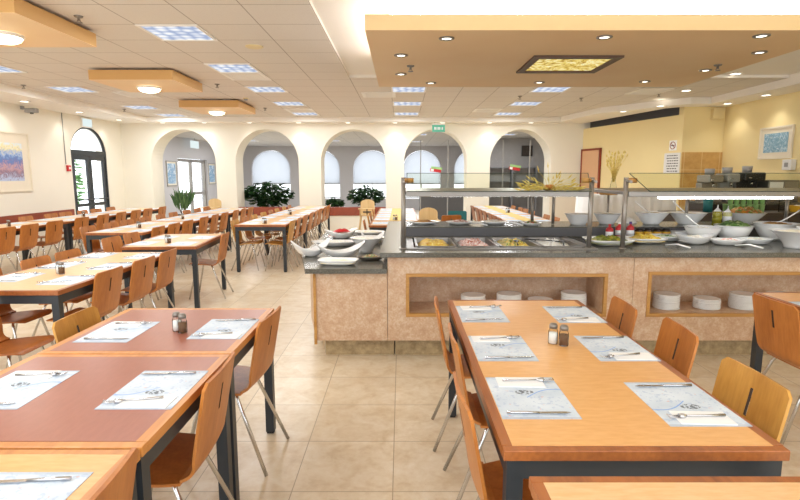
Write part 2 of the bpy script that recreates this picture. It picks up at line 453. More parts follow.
# low walls in two arches with a red band on top
for i, (a, c) in enumerate(ARCH[1:3]):
    struct(MB().box(a, c, YB+.1, YB+.25, 0, .45), f'partition_low_{i+1}', M['wall'])
    struct(MB().box(a, c, YB+.08, YB+.27, .45, .67), f'trim_{i+4}', M['redband'])
# far windows and their glass
for i, (a, c) in enumerate(ARCH):
    w = empty(f'window_{i+1}', ((a+c)/2, YF+.2, .5)); w['kind'] = 'structure'
    mb = MB(); hw = (c-a)/2
    pts = [(-hw, 0), (hw, 0)] + [(hw*math.cos(PI*k/20), 1.28+.8*math.sin(PI*k/20)) for k in range(21)]
    vs = [mb.b.verts.new((x, 0, z)) for x, z in pts]; mb.b.faces.new(vs)
    mb.build('pane', M['glass'], w)
    mb = MB()
    mb.box(-hw, hw, -.03, .03, .02, .06).box(-hw, hw, -.03, .03, .62, .66).box(-.02, .02, -.03, .03, .06, .62)
    mb.build('window_frame', M['grey'], w)
    mb = MB(); q_ = hw-.01
    pts = [(-q_, .66), (q_, .66)] + [(q_*math.cos(PI*k/20), 1.28+.79*math.sin(PI*k/20)) for k in range(21)]
    mb.prism([(x, z) for x, z in pts], 0, .004); bmesh.ops.rotate(mb.b, verts=mb.b.verts[:], matrix=Matrix.Rotation(PI/2, 3, 'X')); bmesh.ops.translate(mb.b, verts=mb.b.verts[:], vec=(0, -.06, 0))
    mb.build('blind', M['blind'], w)
# left door with arched fanlight
d = empty('door_1', (XL-.045, 12.53, 0)); d['kind'] = 'structure'
mb = MB(); hw = .70
for s in (-1, 1):
    mb.box(-.04, .04, s*hw-(.04 if s > 0 else 0), s*hw+(.04 if s < 0 else 0), 0, 2.0)
mb.box(-.04, .04, -hw, hw, 1.96, 2.08)
mb.tube([(0, hw*.985*math.cos(PI*k/24), 2.02+.585*math.sin(PI*k/24)) for k in range(25)], .035, 8)
mb.build('door_frame', M['slate'], d)
for s in (-1, 1):
    l = MB()
    y0, y1 = (-.655, -.005) if s < 0 else (.005, .655)
    l.box(-.025, .025, y0, y0+.085, 0, 1.96).box(-.025, .025, y1-.085, y1, 0, 1.96).box(-.025, .025, y0+.085, y1-.085, 1.86, 1.96)
    l.box(-.025, .025, y0+.085, y1-.085, 0, .14).box(-.025, .025, y0+.085, y1-.085, .8, .87)
    lf = l.build('door_leaf', M['slate'], d)
    MB().box(-.005, .005, y0+.085, y1-.085, .14, 1.86).build('pane', M['glass'], lf)
    MB().tube([(.03, y0+.08, .96), (.10, y0+.1, .96), (.10, y1-.1, .96), (.03, y1-.08, .96)], .015, 8).build('push_bar', M['slate'], lf)
mb = MB(); vs = [mb.b.verts.new((0, .66*math.cos(PI*k/24), 2.08+.52*math.sin(PI*k/24))) for k in range(25)]; mb.b.faces.new(vs)
mb.build('fanlight', M['glass'], d)
# far-room glazed door
d = empty('door_2', (XL-.12, 18.75, 0)); d['kind'] = 'structure'
mb = MB()
for y in (-1.3, -.04, 1.22): mb.box(-.05, .05, y, y+.08, 0, 2.06)
mb.box(-.05, .05, -1.22, 1.22, 1.96, 2.06).box(-.05, .05, -1.22, 1.22, .82, .92).box(-.05, .05, -1.22, 1.22, 0, .12)
mb.build('door_frame', M['steel_d'], d)
MB().box(-.005, .005, -1.22, 1.22, .12, 1.96).build('pane', M['glass'], d)
# kitchen door on the slanted wall
o = empty('door_3', (*ob(.42, .02), 0), math.atan2(OBD.y, OBD.x)); o['kind'] = 'structure'
MB().box(-.36, .36, -.02, .02, 0, 2.13).build('door_leaf', M['pink_door'], o)
MB().box(.36, .41, -.03, .03, 0, 2.18).box(-.41, -.36, -.03, .03, 0, 2.18).box(-.41, .41, -.03, .03, 2.13, 2.18).build('door_frame', M['red_trim'], o)
# glass in the two right-hand arches
for i, (a, c) in enumerate(ARCH[3:]):
    w = empty(f'window_{i+6}', ((a+c)/2, YB+.5, 0)); w['kind'] = 'structure'
    hw = (c-a)/2; mb = MB()
    pts = [(-hw, 0), (hw, 0)] + [(hw*math.cos(PI*k/20), 1.86+.83*math.sin(PI*k/20)) for k in range(21)]
    mb.b.faces.new([mb.b.verts.new((x, 0, z)) for x, z in pts]); mb.build('pane', M['glass'], w)
    mb = MB().box(-hw, hw, -.02, .02, 1.0, 1.03)
    for x in (-hw*.45, hw*.45): mb.box(x-.012, x+.012, -.02, .02, 0, 2.45)
    mb.build('window_frame', M['grey'], w)

# ------------------------------------------------------------------ ceiling fittings
def mk_troffer():
    o = empty('ceiling_light')
    MB().box(-.3, .3, -.3, -.27, -.012, 0).box(-.3, .3, .27, .3, -.012, 0).box(-.3, -.27, -.27, .27, -.012, 0).box(.27, .3, -.27, .27, -.012, 0).build('frame', M['white_metal'], o)
    MB().quad((-.27, -.27, -.004), (.27, -.27, -.004), (.27, .27, -.004), (-.27, .27, -.004)).build('diffuser', M['diffuser'], o)
    return o
tro = Proto(mk_troffer)
TRO = [('in the column beside the orange boards', -2.27, [.27, 1.97, 3.82, 5.67, 7.47, 9.27, 11.07, 12.87]),
       ('in column behind canopy left end', .13, [9.27, 11.07, 12.87]),
       ('in column behind canopy middle', 2.53, [9.27, 11.07, 12.87]),
       ('in the column nearest the left wall', -5.57, [1.97, 3.82, 5.67, 7.47, 9.27, 11.67, 13.17])]
def area(x, y, z, sx, sy, w, col=(1, 1, 1), rot=(0, 0, 0), name='lamp'):
    l = bpy.data.lights.new(name, 'AREA'); l.shape = 'RECTANGLE'; l.size = sx; l.size_y = sy; l.energy = w; l.color = col
    ob_ = bpy.data.objects.new(name, l); COL.objects.link(ob_); ob_.location = (x, y, z); ob_.rotation_euler = rot; return ob_
for txt, x, ys in TRO:
    hid = [y for y in ys if y < (5 if x > -3 else 7)]  # unseen troffers carrying on the columns, most added to brighten the foreground
    for i, y in enumerate([y for y in ys if y not in hid]+hid):
        if y in hid and not (x > -3 and y > 5):
            tro.put((x, y, ZT), 0, f'unseen square ceiling light above the near tables, {abs(x):.0f} metres left, {y:.0f} ahead', 'ceiling light', 'square recessed ceiling lights'); area(x, y, ZT-.03, .52, .52, 23, (.95, .98, 1.), name='troffer_lamp'); continue
        tro.put((x, y, ZT), 0, f'square ceiling light {txt}, {ORD[i]} from the near end', 'ceiling light', 'square recessed ceiling lights')
        area(x, y, ZT-.03, .52, .52, 23, (.95, .98, 1.), name='troffer_lamp')
def mk_vent():
    o = empty('ceiling_vent')
    MB().box(-.3, .3, -.3, -.24, -.012, 0).box(-.3, .3, .24, .3, -.012, 0).box(-.3, -.24, -.24, .24, -.012, 0).box(.24, .3, -.24, .24, -.012, 0).build('frame', M['white_metal'], o)
    MB().box(-.24, .24, -.24, .24, -.003, 0).build('backing', M['black'], o)
    mb = MB()
    for k in range(7):
        y = -.2+k*.066; mb.quad((-.24, y, -.004), (.24, y, -.004), (.24, y+.02, -.012), (-.24, y+.02, -.012))
    mb.build('slat', M['white_metal'], o); return o
ven = Proto(mk_vent)
for x, y, t in [(-2.27, 8.07, 'behind the third square light beside the orange boards'), (-2.27, 12.2, 'near the far end of the orange board lights'),
                (-.4, 9.87, 'left of the lights behind the buffet canopy'), (1.93, 12.2, 'far behind the buffet canopy'),
                (4.3, 9.5, 'right of the canopy near the dark wall gap'), (-4.75, 9.87, 'behind the middle orange board')]:
    ven.put((x, y, ZT), 0, f'white square ceiling air vent {t}', 'ceiling vent', 'ceiling vents')
def mk_down():
    o = empty('downlight')
    MB().lathe([(.075, 0), (.095, 0), (.095, -.012), (.075, -.012), (.07, -.002)], 24).build('trim_ring', M['white_metal'], o)
    MB().lathe([(0, -.004), (.072, -.004)], 24).build('lamp', M['lamp_white'], o); return o
dwn = Proto(mk_down)
def spot(x, y, z, w, ang=100, col=(1, .97, .92), blend=.7):
    l = bpy.data.lights.new('spot_lamp', 'SPOT'); l.energy = w; l.spot_size = R(ang); l.spot_blend = blend; l.color = col; l.shadow_soft_size = .05
    ob_ = bpy.data.objects.new('spot_lamp', l); COL.objects.link(ob_); ob_.location = (x, y, z-.02)
for i, x in enumerate([-6.05, -5.0, -3.85, -2.6, -1.35, -.15, 1.05, 2.25, 3.3]):
    dwn.put((x, 13.78, ZS), 0, f'round downlight over the back arches, {ORD[i]} from the left', 'downlight', 'downlights along the soffit'); spot(x, 13.78, ZS, 11, 110)
for i, y in enumerate([9.85, 11.5, 13.1]):
    dwn.put((-6.8, y, ZS), 0, f'round downlight in the soffit along the left wall, {ORD[i]} from the near end', 'downlight', 'downlights along the soffit'); spot(-7.0, y, ZS, 10, 110)
for x, y, t in [(4.66, 11.4, 'left end of the soffit beside the dark wall gap'), (5.0, 10.5, 'under the soffit corner by the dark wall gap'),
                (6.08, 10.15, 'in the right soffit near the kitchen corner'), (6.08, 9.1, 'in the right soffit above the framed blue print')]:
    dwn.put((x, y, ZS), 0, f'round downlight {t}', 'downlight', 'downlights along the soffit'); spot(x, y, ZS, 14, 110)
for x, y, t in [(4.93, 8.1, 'right of the buffet canopy, nearer one'), (4.9, 9.4, 'right of the buffet canopy, farther one')]:
    dwn.put((x, y, ZT if y > 8.2 else ZR), 0, f'round downlight {t}', 'downlight', 'downlights beside the canopy'); spot(x, y, ZT, 14, 110)

# orange boards with round lamps
def board(x0, x1, y0, y1, lx, ly, t):
    o = empty('ceiling_board', ((x0+x1)/2, (y0+y1)/2, 2.8), label=f'square orange board on the ceiling {t}', cat='ceiling board', group='orange ceiling boards')
    hx, hy = (x1-x0)/2, (y1-y0)/2
    MB().box(-hx, hx, -hy, hy, 0, .003).build('underside', M['orange_panel'], o)
    MB().box(-hx, hx, -hy, hy, .0031, .13).build('edge', M['board_edge'], o)
    MB().box(-hx+.15, hx-.15, -hy+.15, hy-.15, .1301, .16).build('mount', M['white_metal'], o)
    l = empty('ceiling_lamp', (lx, ly, 2.8), label=f'glowing round glass lamp on the orange board {t}', cat='ceiling lamp', group='round lamps on orange boards')
    MB().lathe([(.17, -.001), (.17, -.015), (.155, -.03)], 32).build('rim', M['white_metal'], l)
    MB().lathe([(.155, -.02), (.14, -.05), (.1, -.07), (.05, -.08), (0, -.082)], 32).build('lamp_shade', M['lamp_warm'], l)
board(-4.3, -3.08, 4.45, 5.6, -3.66, 5.1, 'at the upper left corner')
board(-4.24, -3.1, 7.45, 8.55, -3.70, 8.05, 'in the middle of its row')
board(-4.24, -3.1, 10.4, 11.6, -3.72, 11.0, 'farthest back')
# canopy over the buffet
BX0, BX1, BY0, BY1, BZ = -.285, 3.62, 4.38, 7.1, 2.65
o = empty('ceiling_canopy', ((BX0+BX1)/2, (BY0+BY1)/2, BZ), label='large flat orange canopy hanging over the buffet island', cat='ceiling canopy')
hx, hy = (BX1-BX0)/2, (BY1-BY0)/2
MB().box(-hx, hx, -hy, hy, 0, .003).build('underside', M['orange_panel'], o)
MB().box(-hx, hx, -hy, hy, .0031, .12).build('edge', M['cream_board'], o)
MB().box(-hx+.17, hx-.17, -hy+.12, hy-.17, .12, ZR-BZ-.001).build('riser', M['plaster'], o)
mb = MB()
mb.box(-hx+.2, hx-.2, -hy+.03, -hy+.055, .121, .14)
mb.build('light_strip', M['cove'], o)
MB().box(-hx+.04, -hx+.065, -hy+.4, hy-.3, .121, .14).build('light_strip', M['cove'], o)
MB().box(hx-.065, hx-.04, -hy+.4, hy-.3, .121, .14).build('light_strip', M['cove'], o)
o = empty('ceiling_picture', (1.70, 5.66, BZ), label='backlit yellow painted panel in dark frame under the canopy', cat='picture')
MB().box(-.43, .43, -.40, .40, -.004, -.0005).build('backing', M['frame_dark'], o)
MB().box(-.43, .43, -.40, -.32, -.02, -.004).box(-.43, .43, .32, .40, -.02, -.004).box(-.43, -.36, -.32, .32, -.02, -.004).box(.36, .43, -.32, .32, -.02, -.004).build('frame', M['frame_dark'], o)
MB().box(-.36, .36, -.32, .32, -.006, -.0041).build('painted_glass', M['art_glow'], o)
def mk_mini():
    o = empty('canopy_spotlight')
    MB().lathe([(.04, 0), (.065, 0), (.065, -.008), (.045, -.012), (.04, -.003)], 20).build('trim_ring', M['steel_d'], o)
    MB().lathe([(0, -.004), (.041, -.004)], 20).build('lamp', M['lamp_white'], o); return o
mini = Proto(mk_mini)
for i, (x, y) in enumerate([(.38, 4.62), (1.68, 4.58), (2.95, 4.54)]):
    mini.put((x, y, BZ), 0, f'small spotlight on the front edge of the canopy, {ORD[i]} from the left', 'spotlight', 'canopy spotlights'); spot(x, y, BZ, 10, 90)
for i, (x, y) in enumerate([(.37, 6.78), (1.7, 6.74), (2.97, 6.68)]):
    mini.put((x, y, BZ), 0, f'small spotlight on the rear edge of the canopy, {ORD[i]} from the left', 'spotlight', 'canopy spotlights'); spot(x, y, BZ, 10, 90)
for x, y, t in [(0., 5.25, 'left edge of the canopy, nearer one'), (0., 6.2, 'left edge of the canopy, farther one'), (3.33, 5.13, 'right edge of the canopy, nearer one'), (3.31, 5.98, 'right edge of the canopy, farther one')]:
    mini.put((x, y, BZ), 0, f'small spotlight on the {t}', 'spotlight', 'canopy spotlights'); spot(x, y, BZ, 10, 90)
def mk_sprinkler():
    o = empty('ceiling_sprinkler')
    MB().lathe([(0, 0), (.04, 0), (.035, -.012), (.012, -.014), (.012, -.04), (0, -.04)], 14).build('body', M['steel_d'], o)
    MB().lathe([(0, -.055), (.028, -.055), (.028, -.06), (0, -.06)], 12).tube([(.01, 0, -.035), (.016, 0, -.048), (.006, 0, -.057)], .003, 6).tube([(-.01, 0, -.035), (-.016, 0, -.048), (-.006, 0, -.057)], .003, 6).build('deflector', M['steel_d'], o)
    return o
spr = Proto(mk_sprinkler)
for x, y, z, t in [(-2.95, 5.1, ZT, 'right of the nearest orange board'), (-6.1, 8.85, ZT, 'near the left soffit, nearer one'), (-6.1, 12.0, ZT, 'near the left soffit, farther one'),
                (-2.94, 8.76, ZT, 'right of the middle orange board'), (-2.95, 11.82, ZT, 'right of the farthest orange board'), (3.28, 5.7, BZ, 'under the right side of the canopy'),
                (.1, 5.75, BZ, 'under the left side of the canopy'), (4.6, 9.75, ZT, 'right of the canopy by the vent'), (2.19, 10.06, ZT, 'behind the canopy rear edge'), (3.4, 10.3, ZT, 'behind the canopy right corner')]:
    spr.put((x, y, z), 0, f'small metal fire sprinkler on the ceiling {t}', 'sprinkler', 'fire sprinklers')
MB().lathe([(0, -.012), (.09, -.012), (.1, -.006), (.1, 0), (0, 0)], 28).build('ceiling_speaker', M['beige'], label='round flat beige speaker disc on the ceiling tiles', cat='speaker').location = (-1.66, 6.26, ZT)
o = empty('smoke_detector', (-2.93, 10.31, ZT), label='small round smoke detector on the ceiling near farthest board', cat='smoke detector')
MB().lathe([(0, 0), (.05, 0), (.05, -.02), (0, -.02)], 18).build('base', M['beige'], o); MB().lathe([(.04, -.02), (.035, -.045), (0, -.05)], 18).build('head', M['grey'], o)

# ------------------------------------------------------------------ wall things
def framed(name, loc, rz, w, h, fw, art, mat_w, label, fm=None, cat='picture'):
    """hangs facing local -Y"""
    o = empty(name, loc, rz, label=label, cat=cat)
    MB().box(-w/2, w/2, -.012, 0, 0, h).build('backing', M['frame_pale'], o)
    MB().box(-w/2, w/2, -.03, -.012, 0, fw).box(-w/2, w/2, -.03, -.012, h-fw, h).box(-w/2, -w/2+fw, -.03, -.012, fw, h-fw).box(w/2-fw, w/2, -.03, -.012, fw, h-fw).build('frame', fm or M['frame_pale'], o)
    MB().box(-w/2+mat_w, w/2-mat_w, -.016, -.0121, mat_w, h-mat_w).build('print', art, o)
    return o
framed('framed_print', (XL+.002, 9.75, 1.21), PI/2, 1.45, 1.10, .025, M['art_left'], .2, 'framed blue and pink landscape print on the left wall')
framed('framed_print', (XR-.002, 9.13, 1.79), -PI/2, .8, .54, .03, M['art_right'], .11, 'framed blue abstract print with cream mount on right wall')
for y, t, nm in [(16.9, 'left', 'poster'), (20.5, 'right', 'poster')]:
    framed(nm, (XL+.002, y, 1.17), PI/2, .75, .79, .03, M['art_poster'], .08, f'blue poster in the far room {t} of the glass door', M['grey'], 'poster')
o = empty('fire_alarm', (XL, 11.66, 1.60), PI/2, label='small red fire alarm box left of the arched door', cat='fire alarm')
MB().box(-.05, .05, -.05, 0, 0, .13, .006).build('body', M['red'], o); MB().box(-.028, .028, -.054, -.0501, .045, .09).build('button', M['white'], o)
MB().tube([(XL+.012, 11.6, 1.75), (XL+.012, 11.6, ZS-.005)], .008, 6).build('conduit', M['grey'], label='thin vertical cable pipe above the red alarm box', cat='conduit')
o = empty('emergency_light', (XL+.001, 12.45, 2.60), PI/2, label='white boxy emergency sign above the arched left door', cat='sign')
MB().box(-.2, .2, -.05, .0, 0, .21, .008).build('housing', M['white_metal'], o); MB().box(-.18, .18, -.056, -.0501, .02, .19).build('lit_panel', M['sign_lit'], o)
o = empty('security_camera', (XL, 10.4, 2.79), label='small grey security camera high on the left wall', cat='security camera')
MB().box(0, .04, -.03, .03, -.03, .03).tube([(.03, 0, 0), (.1, 0, -.03)], .012, 8).build('mount', M['grey'], o)
MB().box(.08, .30, -.05, .05, -.09, -.01, .01).build('body', M['grey'], o)
MB().lathe([(0, 0), (.03, 0), (.03, .02), (0, .02)], 14).build('lens', M['black'], o).location = (.19, 0, -.112)
o = empty('exit_sign', (.95, 13.7, 2.60), label='hanging green exit sign before the fourth arch', cat='exit sign')
MB().box(-.16, .16, -.012, .012, 0, .17).build('panel', M['sign_green'], o)
MB().box(-.16, .16, -.03, .03, .171, .21).build('housing', M['white_metal'], o)
mb = MB()
for x0, x1 in ((-.11, -.07), (-.05, -.03), (-.01, .03), (.05, .06), (.08, .11)): mb.box(x0, x1, -.015, -.0121, .05, .12)
mb.build('lettering', M['paper'], o)
MB().tube([(-.1, 0, .21), (-.1, 0, ZS-2.60-.001)], .005, 6).build('hanger', M['grey'], o); MB().tube([(.1, 0, .21), (.1, 0, ZS-2.60-.001)], .005, 6).build('hanger', M['grey'], o)
o = empty('exit_sign', (-7.0, 18.3, 2.42), PI/2, label='pale lit sign hanging above the far glass door', cat='exit sign')
MB().box(-.3, .3, -.03, .03, 0, .24).build('panel', M['sign_lit'], o); MB().tube([(0, 0, .24), (0, 0, .329)], .01, 6).build('hanger', M['grey'], o)
def obthing(name, t, z, **kw): return empty(name, (*ob(t, .0015), z), math.atan2(-OBN.x, OBN.y)+PI if False else math.atan2(OBN.y, OBN.x)+PI/2, **kw)
# signs on the slanted wall: local -Y looks into the room
def tpx(x):   # distance along the slanted wall that shows at this bearing
    k = (x-401)/530; return (OB0.x-k*OB0.y)/(k*OBD.y-OBD.x)
o = obthing('no_smoking_sign', tpx(668.5), 2.01, label='no smoking sign with red ring on the yellow slanted wall', cat='sign')
MB().box(-.1, .1, -.008, 0, 0, .2).build('panel', M['white'], o)
mb = MB(); mb.tube([(.07*math.cos(2*PI*k/24), -.0115, .1+.07*math.sin(2*PI*k/24)) for k in range(25)], .0075, 6, False); mb.tube([(-.045, -.0115, .145), (.045, -.0115, .055)], .006, 6); mb.build('ring', M['red_trim'], o)
MB().box(-.045, .035, -.0105, -.0081, .09, .108).box(.037, .045, -.0105, -.0081, .09, .108).build('cigarette', M['black'], o)
o = obthing('notice_board', tpx(668.5), 1.55, label='grey notice with lines of writing below no smoking sign', cat='sign')
MB().box(-.22, .22, -.008, 0, 0, .41).build('panel', M['porcelain'], o)
mb = MB(); rng = random.Random(3)
for k in range(7):
    z = .36-k*.052; x = -.15+rng.random()*.03
    while x < .14:
        w = .025+rng.random()*.045; mb.box(x, min(x+w, .17), -.0095, -.0081, z-.012, z+.008); x += w+.016
mb.build('lettering', M['dark_wall'], o)
MB().box(-.11, .11, -.1, 0, 0, .2, .01).build('wall_speaker', M['beige'], label='small beige speaker box high in the kitchen corner', cat='speaker').location = (6.17, 10.648, 2.6)
o = empty('wall_box', (XR-.002, 8.72, 1.60), -PI/2, label='grey white electric box on right wall below the print', cat='electric box')
MB().box(-.1, .1, -.09, 0, 0, .17, .008).build('body', M['porcelain'], o); MB().box(-.04, .04, -.095, -.0901, .05, .12).build('cover', M['grey'], o)
for i, (x, z, t) in enumerate([(.93, 1.60, 'fourth'), (3.06, 1.65, 'fifth')]):
    o = empty('window_card', (x, YB+.494, z), label=f'small red and green card on the {t} arch glass', cat='card', group='cards on the arch glass')
    o.rotation_euler = (0, R(8), 0)
    MB().box(-.15, .15, -.004, 0, 0, .08).build('panel', M['red'], o); MB().box(-.13, .17, -.004, 0, .0801, .14).build('band', M['green'], o); MB().box(-.13, -.05, -.006, -.0041, .01, .07).build('badge', M['white'], o)

# ------------------------------------------------------------------ furniture
def make_chair(matk):
    m = M[matk]
    o = empty('dining_chair')
    # profile from the top of the back, down and forward to the seat's front
    P = []
    top, b0 = Vector((-.225, .80)), Vector((-.17, .505))
    for k in range(15): P.append(top.lerp(b0, k/14))
    for k in range(1, 9):
        a = k/8*R(80)
        c = Vector((-.0965, .505)); P.append(c+Vector((-math.cos(a)*.0735, -math.sin(a)*.078)))
    nb = len(P)
    s0, s1 = P[-1], Vector((.155, .452))
    for k in range(1, 9): P.append(s0.lerp(s1, k/8))
    P += [Vector((.178, .4505)), Vector((.195, .443)), Vector((.205, .43))]
    n = len(P)
    L = [0.]
    for a, c in zip(P, P[1:]): L.append(L[-1]+(c-a).length)
    def hw(l):
        w = .19
        if l < .025: w = .19-.025+math.sqrt(max(0, .025**2-(.025-l)**2))
        e = L[-1]-l
        if e < .05: w = .185-.05+math.sqrt(max(0, .05**2-(.05-e)**2))
        bend = L[nb-3]; w -= .022*math.exp(-((l-bend)/.07)**2)
        return w
    def shell(i0, i1, slot):
        mb = MB(); b = mb.b
        rows = []
        for i in range(i0, i1+1):
            w = hw(L[i]); us = [-w, -w*.9, -w*.65, -w*.35, -.008, .008, w*.35, w*.65, w*.9, w]
            rows.append([b.verts.new((u, P[i].x+(-.012*(1-(u/.19)**2) if i < nb-6 else -.012*(1-(u/.19)**2)*max(0, (nb+2-i)/8.)), P[i].y)) for u in us])
        for j, (ra, rb) in enumerate(zip(rows, rows[1:])):
            for k in range(9):
                if slot and k == 4 and 3 <= j+i0 < 8: continue
                f = b.faces.new((ra[k], ra[k+1], rb[k+1], rb[k])); f.smooth = True
        bmesh.ops.recalc_face_normals(b, faces=b.faces[:])
        bmesh.ops.solidify(b, geom=b.faces[:], thickness=.011)
        for f in b.faces: f.smooth = True
        b.normal_update()
        for e in b.edges:
            if len(e.link_faces) == 2 and e.calc_face_angle(0) > R(38): e.smooth = False
        return mb
    mb = shell(0, nb-1, True)
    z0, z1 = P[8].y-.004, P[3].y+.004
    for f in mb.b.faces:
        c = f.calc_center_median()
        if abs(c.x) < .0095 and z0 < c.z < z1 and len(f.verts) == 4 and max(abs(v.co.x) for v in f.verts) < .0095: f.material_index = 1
    bk = mb.build('backrest', m, o); bk.data.materials.append(M['slot_shade'])
    shell(nb-1, n-1, False).build('seat', m, o)
    for s in (-1, 1):
        MB().tube([(s*.06, .09, .427), (s*.115, .095, .427), (s*.135, .102, .415), (s*.147, .112, .39), (s*.195, .20, .004)], .0095, 10).build('leg', M['chrome'], o)
        MB().tube([(s*.06, -.06, .418), (s*.115, -.065, .418), (s*.135, -.072, .408), (s*.147, -.085, .38), (s*.195, -.235, .004)], .0095, 10).build('leg', M['chrome'], o)
    MB().tube([(-.06, .09, .427), (.06, .09, .427)], .009, 8).tube([(-.06, -.06, .418), (.06, -.06, .418)], .009, 8).tube([(0, .09, .427), (0, -.06, .418)], .009, 8).build('frame', M['chrome'], o)
    return o
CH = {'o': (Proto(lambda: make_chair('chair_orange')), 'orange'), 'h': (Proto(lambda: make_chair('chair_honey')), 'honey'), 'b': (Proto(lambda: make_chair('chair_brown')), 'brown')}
CG = 'plywood dining chairs with chrome legs'
def chair(k, bx, y, side, label, yaw=0.):
    """bx = where the top of the back stands; side 'r' stands right of its table and looks left"""
    rz = PI/2 if side == 'r' else -PI/2          # local +Y (front) looks to -X / +X
    d = .225
    dx = -d if side == 'r' else d
    p, nm = CH[k]
    return p.put((bx+dx, y, 0), rz+R(yaw), label.replace('@', nm), 'chair', CG)

def table(x0, x1, y0, y1, top, edge, label, rz=0., border=.03):
    cx, cy = (x0+x1)/2, (y0+y1)/2; hx, hy = (x1-x0)/2, (y1-y0)/2; Z = .75
    o = empty('dining_table', (cx, cy, 0), R(rz), label=label, cat='table', group='dining tables')
    MB().box(-hx+border, hx-border, -hy+border, hy-border, Z-.028, Z).build('tabletop', M[top], o)
    mb = MB(); t = Z-.0003
    mb.box(-hx, hx, -hy, -hy+border, Z-.032, t, .003).box(-hx, hx, hy-border, hy, Z-.032, t, .003)
    mb.box(-hx, -hx+border, -hy+border, hy-border, Z-.032, t).box(hx-border, hx, -hy+border, hy-border, Z-.032, t)
    mb.build('edge_band', M[edge], o)
    g = .012; a0, a1 = Z-.092, Z-.033
    MB().box(-hx+g, hx-g, -hy+g, -hy+g+.022, a0, a1).box(-hx+g, hx-g, hy-g-.022, hy-g, a0, a1).box(-hx+g, -hx+g+.022, -hy+g+.022, hy-g-.022, a0, a1).box(hx-g-.022, hx-g, -hy+g+.022, hy-g-.022, a0, a1).build('frame', M['slate'], o)
    w = .048
    for sx in (-1, 1):
        for sy in (-1, 1):
            xx = sx*(hx-g); yy = sy*(hy-g)
            xa, xb = sorted((xx, xx-sx*w)); ya, yb = sorted((yy, yy-sy*w))
            lg = MB().box(xa, xb, ya, yb, .012, a0+.001).build('leg', M['slate'], o)
            MB().box(xa+.004, xb-.004, ya+.004, yb-.004, 0, .0119).build('foot', M['black'], lg)
    return o

# tables -------------------------------------------------------------
table(.29, 1.10, 1.40, 3.23, 'tan_top', 'edge_red', 'long tan table with six placemats in the right foreground')
table(.33, 1.14, -.5, 1.275, 'tan_top2', 'edge_red', 'bare tan table cut off at the bottom right')
table(-1.59, -.74, .6, 1.41, 'tan_top', 'edge_tan', 'tan table cut off at the bottom left corner')
table(-1.59, -.74, 1.42, 2.215, 'brown_top', 'edge_tan', 'nearer brown-topped table on the left, tan wooden border', border=.035)
table(-1.59, -.74, 2.225, 3.02, 'brown_top', 'edge_tan', 'farther brown-topped table on the left, with salt and pepper', border=.035)
table(-3.10, -2.30, 3.48, 5.30, 'tan_top2', 'edge_red', 'tan table at left behind the brown-topped tables')
table(-3.08, -2.28, 5.68, 6.98, 'tan_top2', 'edge_red', 'short turned tan table beside the aisle', rz=5)
table(2.345, 3.145, 1.65, 3.45, 'tan_top', 'edge_red', 'tan table cut off by the right edge')
def row(nm, x0, x1, segs, top='tan_top2'):
    for i, (a, c) in enumerate(segs):
        table(x0, x1, a, c, top, 'edge_red', f'tan table in the {nm}, {ORD[i]} from the near end')
NE, ND, NF_, NG, NH = 'row along left wall', 'long middle row', 'row left of buffet', 'row behind low counter', 'row behind the buffet'
row(NE, -6.35, -5.55, [(7.03, 8.83), (8.86, 10.66), (10.69, 12.5)])
row(ND, -4.25, -3.47, [(7.07, 8.87), (8.90, 10.70), (10.73, 12.53)])
row(NF_, -2.60, -1.79, [(8.22, 10.02), (10.05, 11.85), (11.88, 13.4)])
row(NG, -.50, .30, [(8.15, 8.95), (8.98, 10.6), (10.63, 12.4)])
row(NH, 1.76, 2.58, [(8.6, 10.4), (10.43, 12.2), (12.23, 13.5)])

# chairs -------------------------------------------------------------
def chairs(nm, side, bx, items, first=0):
    for i, it in enumerate(items):
        k, y = it[0], it[1]; yaw = it[2] if len(it) > 2 else (random.random()-.5)*5; b = it[3] if len(it) > 3 else bx
        chair(k, b, y, side, f'@ plywood chair {"right" if side == "r" else "left"} of {nm}, {ORD[i]} from the near end', yaw)
chairs('tan right foreground table', 'l', .20, [('o', 1.72, 2), ('o', 2.37, 0, .235), ('o', 2.94, -2)])
chairs('tan right foreground table', 'r', 1.27, [('h', 1.87, 0, 1.31), ('o', 2.49, -5, 1.35), ('o', 2.96, -3, 1.28)])
chairs('brown-topped left tables', 'r', -.68, [('o', 1.15, 3, -.70), ('o', 1.925, 2), ('o', 2.72, -4, -.68)])
chair('h', -1.71, 2.70, 'l', 'tan honey plywood chair facing right at left side of farther brown-topped table', 0)
chairs('table behind brown-topped ones', 'r', -2.235, [('o', 4.02), ('o', 4.58), ('o', 5.06)])
chairs('table behind brown-topped ones', 'l', -3.22, [('b', 3.98), ('o', 4.6), ('o', 5.05)])
chair('b', -2.74, 3.27, 'l', 'brown plywood chair seat in front of tan left table, back out of frame', 0)
chairs('short turned table', 'l', -3.40, [('o', 6.15), ('o', 6.62)])
chair('o', -2.19, 6.58, 'r', 'orange plywood chair at the aisle side of the short turned table', 4)
chair('o', 2.17, 3.02, 'l', 'large orange plywood chair seen from behind at the right edge table', 0)
chairs(NE, 'r', -5.47, [('o', y) for y in (7.32, 7.80, 8.38, 9.1, 9.75, 10.38, 10.98, 11.5, 12.2)])
chairs(NE, 'l', -6.60, [('o', y) for y in (9.3, 9.97, 10.40, 10.98, 11.45, 12.05)])
chairs(ND, 'r', -3.41, [('o', y) for y in (7.45, 7.98, 8.5, 9.2, 9.75, 10.3, 11.0, 11.55, 12.1)])
chairs(ND, 'l', -4.46, [('o', y) for y in (7.5, 8.1, 8.58, 9.2, 9.8, 10.35, 11.0, 11.6, 12.15)])
